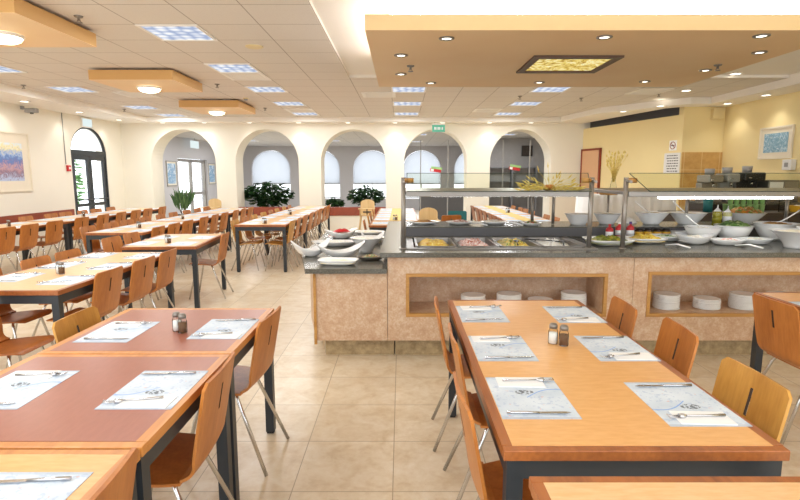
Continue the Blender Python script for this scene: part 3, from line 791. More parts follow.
chairs(NF_, 'l', -2.70, [('h' if i % 3 != 1 else 'o', y) for i, y in enumerate((8.55, 9.15, 9.72, 10.35, 10.95, 11.5, 12.2, 12.8))])
chairs(NF_, 'r', -1.73, [('h' if i == 0 else 'o', y) for i, y in enumerate((8.5, 9.05, 9.68, 10.35, 10.95, 11.5, 12.2, 12.8))])
chairs(NG, 'l', -.60, [('o', 8.5), ('h', 9.5), ('o', 10.2), ('o', 11.2)])
chairs(NH, 'l', 1.68, [('b', y) for y in (9.05, 9.55, 10.08, 10.75, 11.3, 11.85, 12.6)])
chairs(NH, 'r', 2.68, [('o', y) for y in (9.1, 9.7, 10.75, 11.35, 11.85, 12.6)])
CH['o'][0].put((.86, 9.8, 0), R(15), 'lone orange plywood chair behind the left buffet guard', 'chair', CG)
CH['t'] = (Proto(lambda: make_chair('teal')), 'teal')
CH['t'][0].put((1.12, 10.5, 0), R(175), 'dark teal chair behind the buffet beside lone orange one', 'chair', CG)

# wooden high chairs ---------------------------------------------------
def mk_high():
    o = empty('high_chair')
    for sx in (-1, 1):
        for sy in (-1, 1):
            MB().tube([(sx*.15, sy*.12, .55), (sx*.22, sy*.2, 0)], .016, 8).build('leg', M['pale_wood'], o)
        MB().tube([(sx*.165, .14, .72), (sx*.165, -.14, .72)], .014, 8).tube([(sx*.165, .13, .72), (sx*.16, .12, .55)], .014, 8).build('armrest', M['pale_wood'], o)
    MB().box(-.18, .18, -.15, .15, .54, .565, .005).build('seat', M['pale_wood'], o)
    mb = MB(); pts = [(-.17, .56), (.17, .56), (.17, .84)]+[(.17*math.cos(PI*k/10), .84+.09*math.sin(PI*k/10)) for k in range(1, 10)]+[(-.17, .84)]
    lo = [mb.b.verts.new((x, -.14, z)) for x, z in pts]; hi = [mb.b.verts.new((x, -.16, z)) for x, z in pts]; mb.b.faces.new(lo); mb.b.faces.new(hi[::-1])
    for i in range(len(pts)): j = (i+1) % len(pts); mb.b.faces.new((lo[i], lo[j], hi[j], hi[i]))
    mb.build('backrest', M['pale_wood'], o)
    MB().box(-.2, .2, .14, .32, .715, .73, .004).build('tray', M['pale_wood'], o)
    mb = MB(); mb.box(-.012, .012, .10, .112, .56, .71).box(-.1, .1, .10, .112, .62, .65); mb.build('strap', M['black'], o)
    return o
hi_ = Proto(mk_high)
hi_.put((-4.75, 13.35, 0), PI*.95, 'pale wooden high chair at far end of long middle row', 'high chair', 'wooden high chairs')
hi_.put((-.82, 12.9, 0), PI, 'pale wooden high chair left of the table row behind low counter', 'high chair', 'wooden high chairs')
hi_.put((.50, 9.55, 0), PI, 'pale wooden high chair seen under the left buffet guard', 'high chair', 'wooden high chairs')

# ------------------------------------------------------------------ table settings
def solo(name, mbf, m): return Proto(lambda: mbf().build(name, m))
pm = solo('placemat', lambda: MB().box(-.127, .127, -.175, .175, 0, .0012), M['placemat'])
nk = solo('napkin', lambda: MB().box(-.085, .085, -.045, .045, 0, .003), M['paper'])
def fork_mb():
    mb = MB(); mb.tube([(-.095, 0, .004), (-.03, 0, .004), (.035, 0, .006)], [.005, .0035, .003], 8)
    mb.tube([(.032, 0, .006), (.045, 0, .004), (.058, 0, .004)], [.003, .009, .010], 8)
    for y in (-.0085, -.003, .003, .0085): mb.tube([(.055, y, .004), (.075, y, .0035), (.095, y, .008)], .0015, 6)
    return mb
def knife_mb():
    mb = MB(); mb.tube([(-.105, 0, .005), (-.05, 0, .005), (0, 0, .0045)], [.0055, .005, .004], 8)
    mb.prism([(0, -.006), (.085, -.006), (.105, .002), (.09, .008), (0, .006)], .003, .005); return mb
fk = solo('fork', fork_mb, M['silver']); kn = solo('knife', knife_mb, M['silver'])
mat_no = {}
def place_mat(x, y, side, nm, full, i, z=.75, rz=0.):
    s = 'left' if side == 'l' else 'right'
    where = f'{s} side of {nm}, {ORD[i]} from the near end'
    rz = (0 if side == 'l' else PI)+rz
    pm.put((x, y, z+.0003), rz, f'paper placemat on {where}', 'placemat', 'printed paper placemats')
    def loc(u, v): return (x+math.cos(rz)*u-math.sin(rz)*v, y+math.sin(rz)*u+math.cos(rz)*v)
    j = lambda a: (random.random()-.5)*a
    if full:
        nk.put((*loc(-.015+j(.03), .122), z+.0018), rz+R(j(8)), f'white napkin under fork, {where}', 'napkin', 'paper napkins')
        fk.put((*loc(.03+j(.04), .125+j(.02)), z+.0052), rz+R(8+j(16)), f'steel fork on napkin, {where}', 'fork', 'forks')
        kn.put((*loc(.0+j(.03), -.135+j(.015)), z+.0018), rz+R(j(8)+3), f'steel knife on mat, {where}', 'knife', 'knives')
def mats(nm, xl, xr, yl, yr, full=False):
    for i, y in enumerate(yl): place_mat(xl, y, 'l', nm, full, i)
    for i, y in enumerate(yr): place_mat(xr, y, 'r', nm, full, i)
mats('tan right foreground table', .45, .96, [1.77, 2.30, 2.89], [1.72, 2.30, 2.88], True)
mats('brown-topped left tables', -1.40, -.89, [1.84, 2.55], [1.84, 2.60], True)
place_mat(-.93, 1.115, 'r', 'table at bottom left', True, 0)
mats('table behind brown-topped ones', -2.93, -2.46, [3.95, 4.5, 5.05], [3.85, 4.45, 5.03], True)
mats('short turned table', -2.93, -2.47, [5.98, 6.55], [5.96, 6.55])
mats('table at right edge', 2.50, 2.96, [3.0], [])
mats(NE, -6.18, -5.72, [8.5, 9.2, 9.8, 10.35, 11.0, 11.55, 12.15], [7.95, 8.5, 9.2, 9.8, 10.35, 11.0, 11.55, 12.15])
mats(ND, -4.08, -3.64, [7.4, 7.95, 8.5, 9.2, 9.8, 10.35, 11.0, 11.55, 12.15], [7.4, 7.95, 8.5, 9.2, 9.8, 10.35, 11.0, 11.55, 12.15])
mats(NF_, -2.43, -1.96, [8.55, 9.12, 9.7, 10.35, 10.95, 11.5, 12.2, 12.8], [8.55, 9.12, 9.7, 10.35, 10.95, 11.5, 12.2, 12.8])
mats(NG, -.33, .13, [8.55, 9.3, 9.9, 10.4, 11.0, 11.6, 12.1], [8.55, 9.3, 9.9, 10.4, 11.0, 11.6, 12.1])
mats(NH, 1.93, 2.41, [9.0, 9.6, 10.1, 10.75, 11.3, 11.85, 12.55, 13.1], [9.0, 9.6, 10.1, 10.75, 11.3, 11.85, 12.55, 13.1])
for x0, y0, y1, t in [(-.2, 8.99, 12.35, 'row behind low counter'), (2.04, 8.7, 13.4, 'row behind the buffet')]:
    MB().box(x0, x0+.24, y0, y1, .7505, .7515).build('table_runner', M['yellow_cloth'], label=f'pale yellow cloth runner along the {t}', cat='table runner', group='yellow table runners')
def mk_shaker(fill, name):
    o = empty(name)
    MB().lathe([(0, .002), (.018, .002), (.019, .006), (.019, .05), (.015, .06), (.0145, .064)], 16).build('glass_body', M['jar'], o)
    MB().lathe([(0, .004), (.0165, .004), (.0165, .046), (0, .047)], 14).build('contents', M[fill], o)
    MB().lathe([(0, .0642), (.0165, .0642), (.0165, .076), (.012, .083), (0, .084)], 16).build('cap', M['steel'], o); return o
sa, pe = Proto(lambda: mk_shaker('salt', 'salt_shaker')), Proto(lambda: mk_shaker('pepper', 'pepper_shaker'))
for x, y, t in [(.70, 2.36, 'the tan right foreground table'), (-1.115, 2.56, 'the farther brown-topped table'), (-2.70, 4.12, 'the table behind brown-topped ones'), (-3.0+.32, 6.02, 'the short turned table'),
                (-3.86, 7.75, 'the nearest table of long middle row'), (-3.86, 9.3, 'the second table of long middle row'), (-2.2, 8.45, 'the nearest table of the row left of buffet'), (-2.2, 10.4, 'the second table of the row left of buffet'),
                (-5.95, 8.0, 'the nearest table of the row along left wall'), (-5.95, 9.9, 'the second table of the row along left wall'), (-.12, 9.1, 'the row behind low counter'), (2.17, 10.9, 'the row behind the buffet')]:
    z = .7505 if not (x in (-.12, 2.17)) else .7525
    sa.put((x, y, z), 0, f'white salt shaker on {t}', 'salt shaker', 'salt shakers', 1.15)
    pe.put((x+.04, y-.03, z), 0, f'brown pepper shaker on {t}', 'pepper shaker', 'pepper shakers', 1.15)

# ------------------------------------------------------------------ buffet island
IX0, IX1, IY0, IY1 = -.11, 4.2, 4.28, 7.1
isl = empty('buffet_counter', (0, 0, 0), label='long pink stone buffet island with dark granite top', cat='buffet counter')
N1, N2 = (.04, 1.70, .355, .72), (2.03, 3.95, .355, .735)
def holed(x0, x1, z0, z1, h, y0, y1):
    mb = MB(); a, b_, c, d_ = h
    mb.box(x0, a, y0, y1, z0, z1).box(b_, x1, y0, y1, z0, z1).box(a, b_, y0, y1, z0, c).box(a, b_, y0, y1, d_, z1); return mb
holed(IX0, 1.908, .15, .858, N1, IY0, IY0+.02).build('front_panel', M['laminate'], isl)
holed(1.912, IX1, .15, .858, N2, IY0, IY0+.02).build('front_panel', M['laminate'], isl)
MB().box(IX0, IX0+.02, IY0+.021, IY1, .15, .858).build('side_panel', M['laminate'], isl)
MB().box(IX1-.02, IX1, IY0+.021, IY1, .15, .858).build('side_panel', M['laminate'], isl)
MB().box(IX0, IX1, IY1, IY1+.02, .15, .858).build('back_panel', M['laminate'], isl)
mb = MB().box(IX0+.06, IX1-.06, 4.36, 4.38, 0, .15).box(IX0+.06, IX0+.08, 4.38, 7.0, 0, .15).box(IX1-.08, IX1-.06, 4.38, 7.0, 0, .15).box(IX0+.06, IX1-.06, 7.0, 7.02, 0, .15)
mb.build('toe_kick', M['toekick'], isl)
for a, b_, c, d_ in (N1, N2):
    f = .028
    fr = MB().box(a, b_, IY0-.008, IY0+.022, c, c+f).box(a, b_, IY0-.008, IY0+.022, d_-f, d_).box(a, a+f, IY0-.008, IY0+.022, c+f, d_-f).box(b_-f, b_, IY0-.008, IY0+.022, c+f, d_-f).build('niche_frame', M['frame_wood'], isl)
    mb = MB(); y0, y1 = IY0+.022, IY0+.42; a, b_, c, d_ = a+f, b_-f, c+f, d_-f
    mb.box(a-.01, b_+.01, y1, y1+.01, c-.01, d_+.01).box(a-.01, b_+.01, y0, y1, c-.012, c-.001).box(a-.01, b_+.01, y0, y1, d_+.001, d_+.012).box(a-.012, a-.001, y0, y1, c, d_).box(b_+.001, b_+.012, y0, y1, c, d_)
    mb.build('niche_lining', M['laminate'], isl)
ZC = .90
WX0, WX1, WY0, WY1 = .08, 1.62, 4.42, 5.22
mb = MB()
mb.box(-.17, IX1+.05, 4.22, WY0, .86, ZC, .004).box(-.17, WX0, WY0, 7.16, .86, ZC).box(WX1, IX1+.05, WY0, 7.16, .86, ZC).box(WX0, WX1, WY1, 7.16, .86, ZC)
mb.build('worktop', M['granite'], isl)
MB().box(0., IX1, 5.30, 5.90, ZC+.0005, 1.005, .004).build('raised_shelf', M['granite'], isl)
MB().box(0.02, IX1, 5.295, 5.2999, ZC+.01, .995).build('shelf_front', M['dark_wall'], isl)
# steel hot well
hw_ = empty('hot_well', (0, 0, 0), label='steel hot well sunk in buffet worktop under left guard', cat='hot well')
mb = MB().box(WX0-.03, WX1+.03, WY0-.03, WY0+.03, ZC+.0005, ZC+.012, .003).box(WX0-.03, WX1+.03, WY1-.03, WY1+.03, ZC+.0005, ZC+.012, .003).box(WX0-.03, WX0+.03, WY0+.03, WY1-.03, ZC+.0005, ZC+.012).box(WX1-.03, WX1+.03, WY0+.03, WY1-.03, ZC+.0005, ZC+.012)
mb.build('rim', M['steel'], hw_)
MB().box(WX0+.001, WX1-.001, WY0+.001, WY1-.001, ZC-.14, ZC-.13).build('basin', M['steel_d'], hw_)
def pan(x, w, y0, y1, fk_, label, seed):
    o = empty('food_pan', (x, (y0+y1)/2, ZC+.0125), label=label, cat='food pan', group='steel food pans')
    h = w/2; d_ = (y1-y0)/2; mb = MB()
    mb.box(-h, h, -d_, -d_+.02, 0, .006).box(-h, h, d_-.02, d_, 0, .006).box(-h, -h+.02, -d_+.02, d_-.02, 0, .006).box(h-.02, h, -d_+.02, d_-.02, 0, .006)
    mb.build('rim', M['steel'], o)
    mb = MB(); a, b_ = h-.018, d_-.018; a2, b2 = a-.015, b_-.015
    for (p, q) in (((-a, -b_), (a, -b_)), ((a, -b_), (a, b_)), ((a, b_), (-a, b_)), ((-a, b_), (-a, -b_))):
        mb.quad((*p, .002), (*q, .002), (q[0]*a2/a, q[1]*b2/b_, -.1), (p[0]*a2/a, p[1]*b2/b_, -.1))
    mb.quad((-a2, -b2, -.1), (a2, -b2, -.1), (a2, b2, -.1), (-a2, b2, -.1)); mb.build('tub', M['steel'], o)
    MB().heap(a-.012, b_-.012, .06, (0, 0, -.045), 28, 7, .35, True, seed).build('food', F[fk_], o)
pw = .355
for i, (k, t) in enumerate([('egg', 'scrambled egg'), ('salmon', 'pink fish salad'), ('pasta', 'yellow pasta'), ('rice', 'white cheese')]):
    pan(WX0+.045+pw*(i+.5)+i*.008, pw, WY0+.06, WY1-.06, k, f'steel pan of {t} in the hot well', i+3)
# serving spoons lying across the pans
def spoon_mb():
    mb = MB(); mb.tube([(-.16, 0, .012), (.0, 0, .012), (.10, 0, .014)], [.006, .005, .005], 8)
    mb.heap(.045, .03, -.012, (.135, 0, .014), 16, 4, 0).heap(.045, .03, .003, (.135, 0, .0142), 16, 3, 0); return mb
ssp = solo('serving_spoon', spoon_mb, M['black'])
for x, y, rz, t in [(1.02, 4.62, 80, 'between the pasta and fish pans'), (1.28, 4.80, -35, 'across the white cheese pan'), (1.42, 4.6, 75, 'at the right end of the hot well')]:
    ssp.put((x, y, ZC+.02), R(rz), f'black serving spoon lying {t}', 'serving spoon', 'black serving spoons')

# plates in the niches
plate_prof = [(0, 0), (.062, 0), (.086, .0012), (.093, .0025), (.095, .005), (.094, .0085), (.086, .0078), (.06, .0042), (0, .0038)]
pl = solo('plate', lambda: MB().lathe(plate_prof, 28), M['white'])
# (x, count, niche)
stacks = [(.62, 12, 1), (.93, 13, 1), (1.205, 8, 1), (1.49, 14, 1), (2.29, 13, 2), (2.64, 9, 2), (2.95, 13, 2), (3.27, 13, 2)]
names = {.62: 'leftmost stack in left niche', .93: 'second stack in left niche', 1.205: 'low third stack in left niche', 1.49: 'rightmost stack in left niche', 2.29: 'leftmost stack in right niche', 2.64: 'low second stack in right niche', 2.95: 'third stack in right niche', 3.27: 'fourth stack in right niche', 3.6: 'fifth stack in right niche'}
for x, n, q in stacks:
    for k in range(n):
        z = .355+.028+.001+k*.0098
        pl.put((x+(random.random()-.5)*.006, 4.47+(random.random()-.5)*.006, z), random.random()*6, f'white plate in {names[x]}, {ORD[k]} from the bottom', 'plate', 'stacked white plates', 1.12)

# ------------------------------------------------------------------ low counter at the left end
low = empty('low_counter', (0, 0, 0), label='low pink stone counter with granite top left of island', cat='counter')
body = [(-.705, 4.28), (-.114, 4.28), (-.114, 7.1), (-.92, 7.1), (-.87, 5.0)]
top = [(-.775, 4.21), (-.1155, 4.21), (-.1155, 7.15), (-1.0, 7.15), (-.945, 5.0)]
MB().prism(body, .15, .729).build('body', M['laminate'], low)
MB().prism(top, .73, .77).build('worktop', M['granite'], low)
MB().prism([(-.64, 4.36), (-.06, 4.36), (-.06, 7.0), (-.85, 7.0), (-.8, 5.05)], 0, .149).build('toe_kick', M['toekick'], low)
MB().box(-.722, -.70, 4.268, 4.29, .12, .729).build('corner_trim', M['frame_wood'], low)
MB().box(-.155, -.115, 4.262, 4.275, .16, .72).build('joint_strip', M['laminate'], low) if False else None

# ------------------------------------------------------------------ sneeze guards
def guard(x0, x1, label, tx0, tx1, rear, kn_sides, ends, cut=0.):
    o = empty('sneeze_guard', (x0, 4.45, ZC), label=label, cat='sneeze guard', group='steel and glass sneeze guards')
    L_ = x1-x0
    for x in ends:
        MB().tube([(x-x0, 0, .003), (x-x0, 0, .60)], .02, 14).lathe([(0, 0), (.035, 0), (.035, .006), (.02, .01)], 16, (x-x0, 0, .001)).build('post', M['steel_d'], o)
    for x in rear:
        MB().tube([(x-x0, 1.12, .11), (x-x0, 1.12, .44)], .017, 12).build('post', M['steel_d'], o)
    MB().box(.021, L_-.021, -.015, .03, .44, .485, .004).build('beam', M['steel'], o)
    MB().box(0, L_, .0305, 1.16, .455, .485, .004).build('shelf', M['steel'], o)
    mb = MB(); g0, g1 = (-.09, .487), (.02, .635)
    nrm = Vector((g1[1]-g0[1], -(g1[0]-g0[0]))).normalized()*.008
    mb.box(0, 1, 0, 1, 0, 1)
    for v in mb.b.verts:
        u, w, t = v.co.x, v.co.y, v.co.z
        v.co = Vector((.03+cut*(1-w)*(1-u)+u*(L_-.06), g0[0]+(g1[0]-g0[0])*w+nrm.x*t, g0[1]+(g1[1]-g0[1])*w+nrm.y*t))
    gp = mb.build('glass_panel', M['glass_g'], o)
    A0, A1, B0, B1 = Vector((.03+cut, *g0)), Vector((.03, *g1)), Vector((L_-.03, *g0)), Vector((L_-.03, *g1))
    MB().tube([A1, A0, B0, B1], .0035, 6).tube([A1, B1], .0025, 6).build('glass_edge', M['glass_edge'], gp)
    for x, s in kn_sides:
        MB().tube([(x-x0, 0, .575), (x-x0+s*.085, 0, .575)], .021, 14).build('glass_clamp', M['frame_wood'], o)
        MB().tube([(x-x0, 0, .575), (x-x0, -.1, .565)], .012, 8).build('bracket', M['steel_d'], o)
    tz, ty = (.426, .2) if cut else (.449, .05)
    MB().tube([(tx0-x0, ty, tz), (tx1-x0, ty, tz)], .012, 10).build('light_tube', M['tube'], o)
    return o
guard(.02, 1.59, 'left steel and glass sneeze guard over the hot food', .25, 1.5, (.02, 1.38, 1.60), [(.02, 1), (1.59, -1)], (.02, 1.59))
guard(1.875, 4.1, 'right steel and glass sneeze guard over the salads', 2.25, 3.42, (3.0, 4.05), [(1.875, 1)], (1.875, 4.1), cut=.13)
# dried grass standing in for yellow reflection on guard, dried flowers, draped trolley
def stalks(n, spread, ln, r, seed, lean=.5, up=1.):
    rng = random.Random(seed); mb = MB()
    for k in range(n):
        a = rng.random()*2*PI; b_ = rng.random()*spread
        d_ = Vector((math.cos(a)*b_, math.sin(a)*b_*.6, up)).normalized()
        l = ln*(.6+.5*rng.random()); p = Vector((math.cos(a)*.012, math.sin(a)*.012, 0))
        mid = p+d_*l*.55; tip = p+d_*l+Vector((math.cos(a)*.05, math.sin(a)*.03, -.03*rng.random()))
        mb.tube([p, mid, tip], [r, r, r*.5], 5)
        mb.tube([tip, tip+d_*.02, tip+d_*.055], [r*1.5, r*3, r*.4], 5)
    return mb
o = empty('reflection_grass', (1.32, 4.74, ZC+.486), label='dried grass bundle standing in for yellow reflection on the left sneeze guard', cat='dried grass')
stalks(90, 6.0, .19, .0022, 5, up=.6).build('stalks', M['straw'], o)
MB().lathe([(0, 0), (.035, 0), (.045, .03), (.035, .05), (.02, .05)], 14).build('holder', M['bread'] if 'bread' in M else M['edge_tan'], o)
dr = empty('draped_trolley', (3.72, 8.85, 0), label='white pleated cloth draped over a trolley behind the buffet', cat='trolley')
mb = MB(); N = 120; pts = []
for k in range(N):
    q = k/N*4; sd = int(q); f = q-sd; hx_, hy_ = .68, .35
    P_ = [(-hx_+2*hx_*f, -hy_), (hx_, -hy_+2*hy_*f), (hx_-2*hx_*f, hy_), (-hx_, hy_-2*hy_*f)][sd]
    w = 1+.03*math.sin(k*1.9); pts.append((P_[0]*w, P_[1]*(1+.06*math.sin(k*1.9))))
lo = [mb.b.verts.new((x*1.04, y*1.06, .02)) for x, y in pts]; hi2 = [mb.b.verts.new((x*.98, y*.98, 1.2)) for x, y in pts]
for k in range(N):
    f = mb.b.faces.new((lo[k], lo[(k+1) % N], hi2[(k+1) % N], hi2[k])); f.smooth = True
mb.b.faces.new(hi2); mb.build('cloth', M['linen'], dr)
for sx in (-1, 1):
    for sy in (-1, 1): MB().tube([(sx*.55, sy*.25, 0), (sx*.55, sy*.25, 1.15)], .015, 8).build('leg', M['steel_d'], dr)
o = empty('flower_vase', (3.5, 8.8, 1.202), label='slim vase of dried golden flowers against the yellow wall', cat='vase')
MB().lathe([(0, 0), (.05, 0), (.06, .06), (.045, .16), (.03, .24), (.036, .27), (.03, .27)], 18).build('vase', M['jar'], o)
v_ = stalks(40, .42, .45, .004, 9).build('dried_flowers', M['straw'], o); v_.location = (0, 0, .2)
o = empty('bread_basket', (2.26, 5.80, 1.31), label='small basket of bread rolls between the two guards', cat='bread basket')
MB().lathe([(0, 0), (.08, 0), (.11, .03), (.12, .03), (.09, -.004)], 20).build('basket', M['frame_wood'], o)
MB().heap(.095, .095, .03, (0, 0, .012), 18, 5, .4).build('bread', F['bread'], o)
MB().tube([(0, 0, -.304), (0, 0, 0)], .012, 8).lathe([(0, -.304), (.05, -.304), (.05, -.298), (0, -.298)], 14).build('stand', M['steel_d'], o)

# ------------------------------------------------------------------ dishes
def bowl(name, x, y, z, r, h, base, label, fd=None, m='white', flare=1., lift=.75, fr=.88, spoon=None, group='white serving bowls', cat='bowl', fh=.03, seed=1):
    o = empty(name, (x, y, z+.0008), label=label, cat=cat, group=group)
    t = .006; prof = [(0, 0), (base, 0)]
    for k in range(1, 9):
        q = k/8; prof.append((base+(r-base)*(q**flare), h*q))
    prof += [(r+.008, h+.003), (r-.002, h+.004)]
    for k in range(7, -1, -1):
        q = k/8; prof.append((max(0.01, base+(r-base)*(q**flare)-t), h*q+t if k else t))
    prof.append((0, t)); MB().lathe(prof, 36).build('bowl', M[m], o)
    if fd:
        rr = (base+(r-base)*(lift**flare)-.008)
        MB().heap(rr, rr, fh, (0, 0, h*lift), 24, 6, .35, False, seed).build('food', F[fd], o)
    if spoon is not None:
        a = R(spoon); sp = empty('serving_spoon', (x, y, z+h*lift+fh*.6), 0, label=f'white spoon handle standing in {label.split(" ", 1)[1]}'[:400], cat='spoon', group='white serving spoons')
        MB().tube([(0, 0, 0), (math.cos(a)*r*.6, .0, .06), (math.cos(a)*r*1.15, 0, .13)], [.008, .006, .008], 8).build('handle', M['white'], sp)
        MB().heap(.03, .022, -.014, (-math.cos(a)*.01, 0, .004), 14, 3, 0).build('scoop', M['white'], sp)
    return o
def platter(name, x, y, z, rx, ry, h, label, fd=None, m='white', rz=0., boat=0., square=False, group='white platters', cat='platter', fh=.03, seed=1, fsc=.78):
    o = empty(name, (x, y, z+.0008), R(rz), label=label, cat=cat, group=group)
    mb = MB(); n = 40; rings = []
    for fr_, zz in [(.0, 0), (.55, 0), (.75, .25), (.92, .75), (1., 1.), (.985, 1.04), (.9, .83), (.73, .36), (.54, .14), (0, .14)]:
        if fr_ == 0: rings.append([mb.b.verts.new((0, 0, zz*h))]); continue
        row_ = []
        for k in range(n):
            a = 2*PI*k/n; ca, sa = math.cos(a), math.sin(a)
            lift = boat*(abs(ca)**2.2)*fr_**2
            if square:
                e = .45; ca = math.copysign(abs(ca)**e, ca); sa = math.copysign(abs(sa)**e, sa)
            row_.append(mb.b.verts.new((rx*fr_*ca, ry*fr_*sa, zz*h+lift)))
        rings.append(row_)
    for a, b_ in zip(rings, rings[1:]):
        for k in range(n):
            k2 = (k+1) % n
            if len(a) == 1: f = mb.b.faces.new((a[0], b_[k2], b_[k]))
            elif len(b_) == 1: f = mb.b.faces.new((a[k], a[k2], b_[0]))
            else: f = mb.b.faces.new((a[k], a[k2], b_[k2], b_[k]))
            f.smooth = True
    mb.build('dish', M[m], o)
    if fd: MB().heap(rx*fsc, ry*fsc, fh, (0, 0, h*.42), 24, 6, .4, square, seed).build('food', F[fd], o)
    return o
# on the low counter
ZL = .77
platter('tray', -.53, 4.42, ZL, .17, .10, .045, 'oblong white tray of cream spread on low counter front', 'cream', square=True, rz=-3, fsc=.86, fh=.018)
platter('metal_dish', -.27, 4.66, ZL, .13, .08, .035, 'shallow steel dish behind the cream tray', 'herbs', 'steel', rz=10)
bowl('flared_bowl', -.345, 5.15, ZL, .15, .14, .065, 'flared white bowl on the low counter corner', 'rice', 'porcelain', flare=1.6, lift=.9, fh=.02)
platter('leaf_dish', -.56, 4.86, ZL, .24, .10, .05, 'curved boat dish behind the cream tray', None, 'porcelain', rz=22, boat=.09)
platter('leaf_dish', -.84, 4.90, ZL, .20, .09, .06, 'curved boat dish hanging over low counter left edge', None, 'porcelain', rz=35, boat=.10)
platter('leaf_dish', -.31, 5.76, ZL, .13, .09, .05, 'curved boat dish of herbs behind the flared bowl', 'herbs', 'porcelain', rz=25, boat=.08)
platter('long_platter', -.70, 5.62, ZL, .26, .13, .05, 'long white platter across the low counter', 'rice', 'porcelain', rz=3)
platter('paper_dish', -.72, 6.30, ZL, .2, .13, .07, 'white dish with red peppers far end of low counter', 'tomato', 'white', rz=20, boat=.05, fh=.05)
MB().heap(.11, .05, .03, (0, 0, 0), 18, 5, .3, False, 4).build('red_cloth', M['red'], label='red napkin heap on dish at low counter far end', cat='napkin').location = (-.70, 6.26, ZL+.086)
platter('round_platter', -.36, 6.05, ZL, .19, .15, .045, 'nearer cream round platter at low counter back right', 'cream', 'white')
platter('round_platter', -.40, 6.62, ZL, .2, .16, .05, 'farther cream round platter at low counter back right', 'cream', 'white')
# right part of the island front
platter('platter', 1.86, 4.72, ZC, .2, .19, .055, 'white square platter of green olives on island', 'olive', rz=4, square=True, fh=.05, fsc=.85)
platter('platter', 2.255, 4.86, ZC, .17, .15, .05, 'white square platter of sweet corn beside olives', 'corn', square=True, fh=.05, fsc=.85)
platter('platter', 2.52, 5.02, ZC, .17, .15, .05, 'white platter of shredded cabbage on island', 'shred', 'white')
platter('platter', 2.66, 4.78, ZC, .17, .11, .065, 'wavy silver-white dish of white cheese cubes', 'cheese', 'porcelain', boat=.03, fh=.045)
bowl('serving_bowl', 2.88, 5.04, ZC, .16, .13, .07, 'round white bowl behind the cheese cubes dish', 'rice', spoon=200, flare=.55)
platter('platter', 2.93, 4.72, ZC, .16, .11, .05, 'white platter of tomato and cheese slices', 'tomato')
platter('platter', 3.22, 4.78, ZC, .16, .11, .05, 'white platter of sliced pale cheese before salad bowl', 'cheese')
bowl('serving_bowl', 3.20, 5.08, ZC, .165, .14, .08, 'large white bowl heaped with green salad', 'salad', lift=.92, fh=.05, flare=.55)
bowl('serving_bowl', 3.575, 5.04, ZC, .19, .165, .08, 'large white bowl topped with croutons on island', 'bread', lift=.85, spoon=10, flare=.6)
bowl('flared_bowl', 3.40, 4.52, ZC, .2, .145, .09, 'flared white bowl at front right of island', 'cream', 'porcelain', flare=1.7, lift=.92, fh=.015)
platter('oval_dish', 3.75, 4.72, ZC, .2, .13, .16, 'tall white oval dish at right end of island', 'rice', 'white')
# bottles and jars on the worktop
def bottle(name, x, y, z, r, h, body, capm, label, group, cat='bottle', neck=.3, cone=False):
    o = empty(name, (x, y, z+.0008), label=label, cat=cat, group=group)
    MB().lathe([(0, 0), (r, 0), (r, h*.62), (r*.9, h*.7), (r*neck, h*.8), (r*neck, h*.86), (0, h*.86)], 18).build('body', M[body] if body in M else F[body], o)
    MB().lathe([(r*neck*1.3, h*.861), (r*neck*1.3, h*.9), (r*.12 if cone else r*neck*1.2, h), (0, h)] if not cone else [(r*.98, h*.64), (r*.7, h*.76), (r*.16, h*.9), (r*.1, h*1.05), (0, h*1.06)], 16).build('cap', M[capm], o)
    MB().lathe([(r*1.01, h*.2), (r*1.015, h*.2), (r*1.015, h*.5), (r*1.01, h*.5)], 18).build('paper_label', M['paper'] if body != 'oil' else M['oil'], o)
    return o
M['oil'] = plain('olive_oil', '#a8a032', .15); M['oil2'] = plain('pale_dressing', '#d3cf8e', .2); M['purple'] = plain('purple_cap', '#5b3f8c', .4); M['amber'] = plain('dark_amber_jar', '#3c2616', .2); M['yolk'] = plain('mustard', '#d8a62a', .3)
for i, (x, y, b_, c, t) in enumerate([(2.04, 5.16, 'red', 'red', 'leftmost of the red bottles by right guard post'), (2.15, 5.2, 'red', 'white', 'second of the red bottles by right guard post'), (2.26, 5.2, 'red', 'purple', 'red bottle with purple cap by right guard post')]):
    bottle('sauce_bottle', x, y, ZC, .036, .165-.02*(i == 0), b_, c, t, 'red sauce bottles')
def jar(x, y, label, m):
    o = empty('jar', (x, y, ZC+.0008), label=label, cat='jar', group='dark jars in a row')
    MB().lathe([(0, 0), (.038, 0), (.04, .01), (.04, .075), (.034, .085), (0, .085)], 18).build('body', M[m], o)
    MB().lathe([(0, .0855), (.036, .0855), (.036, .1), (0, .1)], 18).build('lid', M['black'], o)
    MB().lathe([(.0405, .03), (.041, .03), (.041, .065), (.0405, .065)], 18).build('paper_label', M['yolk'], o)
for i, x in enumerate((2.36, 2.45, 2.54, 2.63)): jar(x, 5.23, f'small dark jar behind cabbage platter, {ORD[i]} from the left', 'amber')
MB().box(-.1, .1, -.06, .06, 0, .07, .006).build('napkin_stack', M['paper'], label='white napkin stack right of the dark jars', cat='napkin stack').location = (2.79, 5.225, ZC+.001)
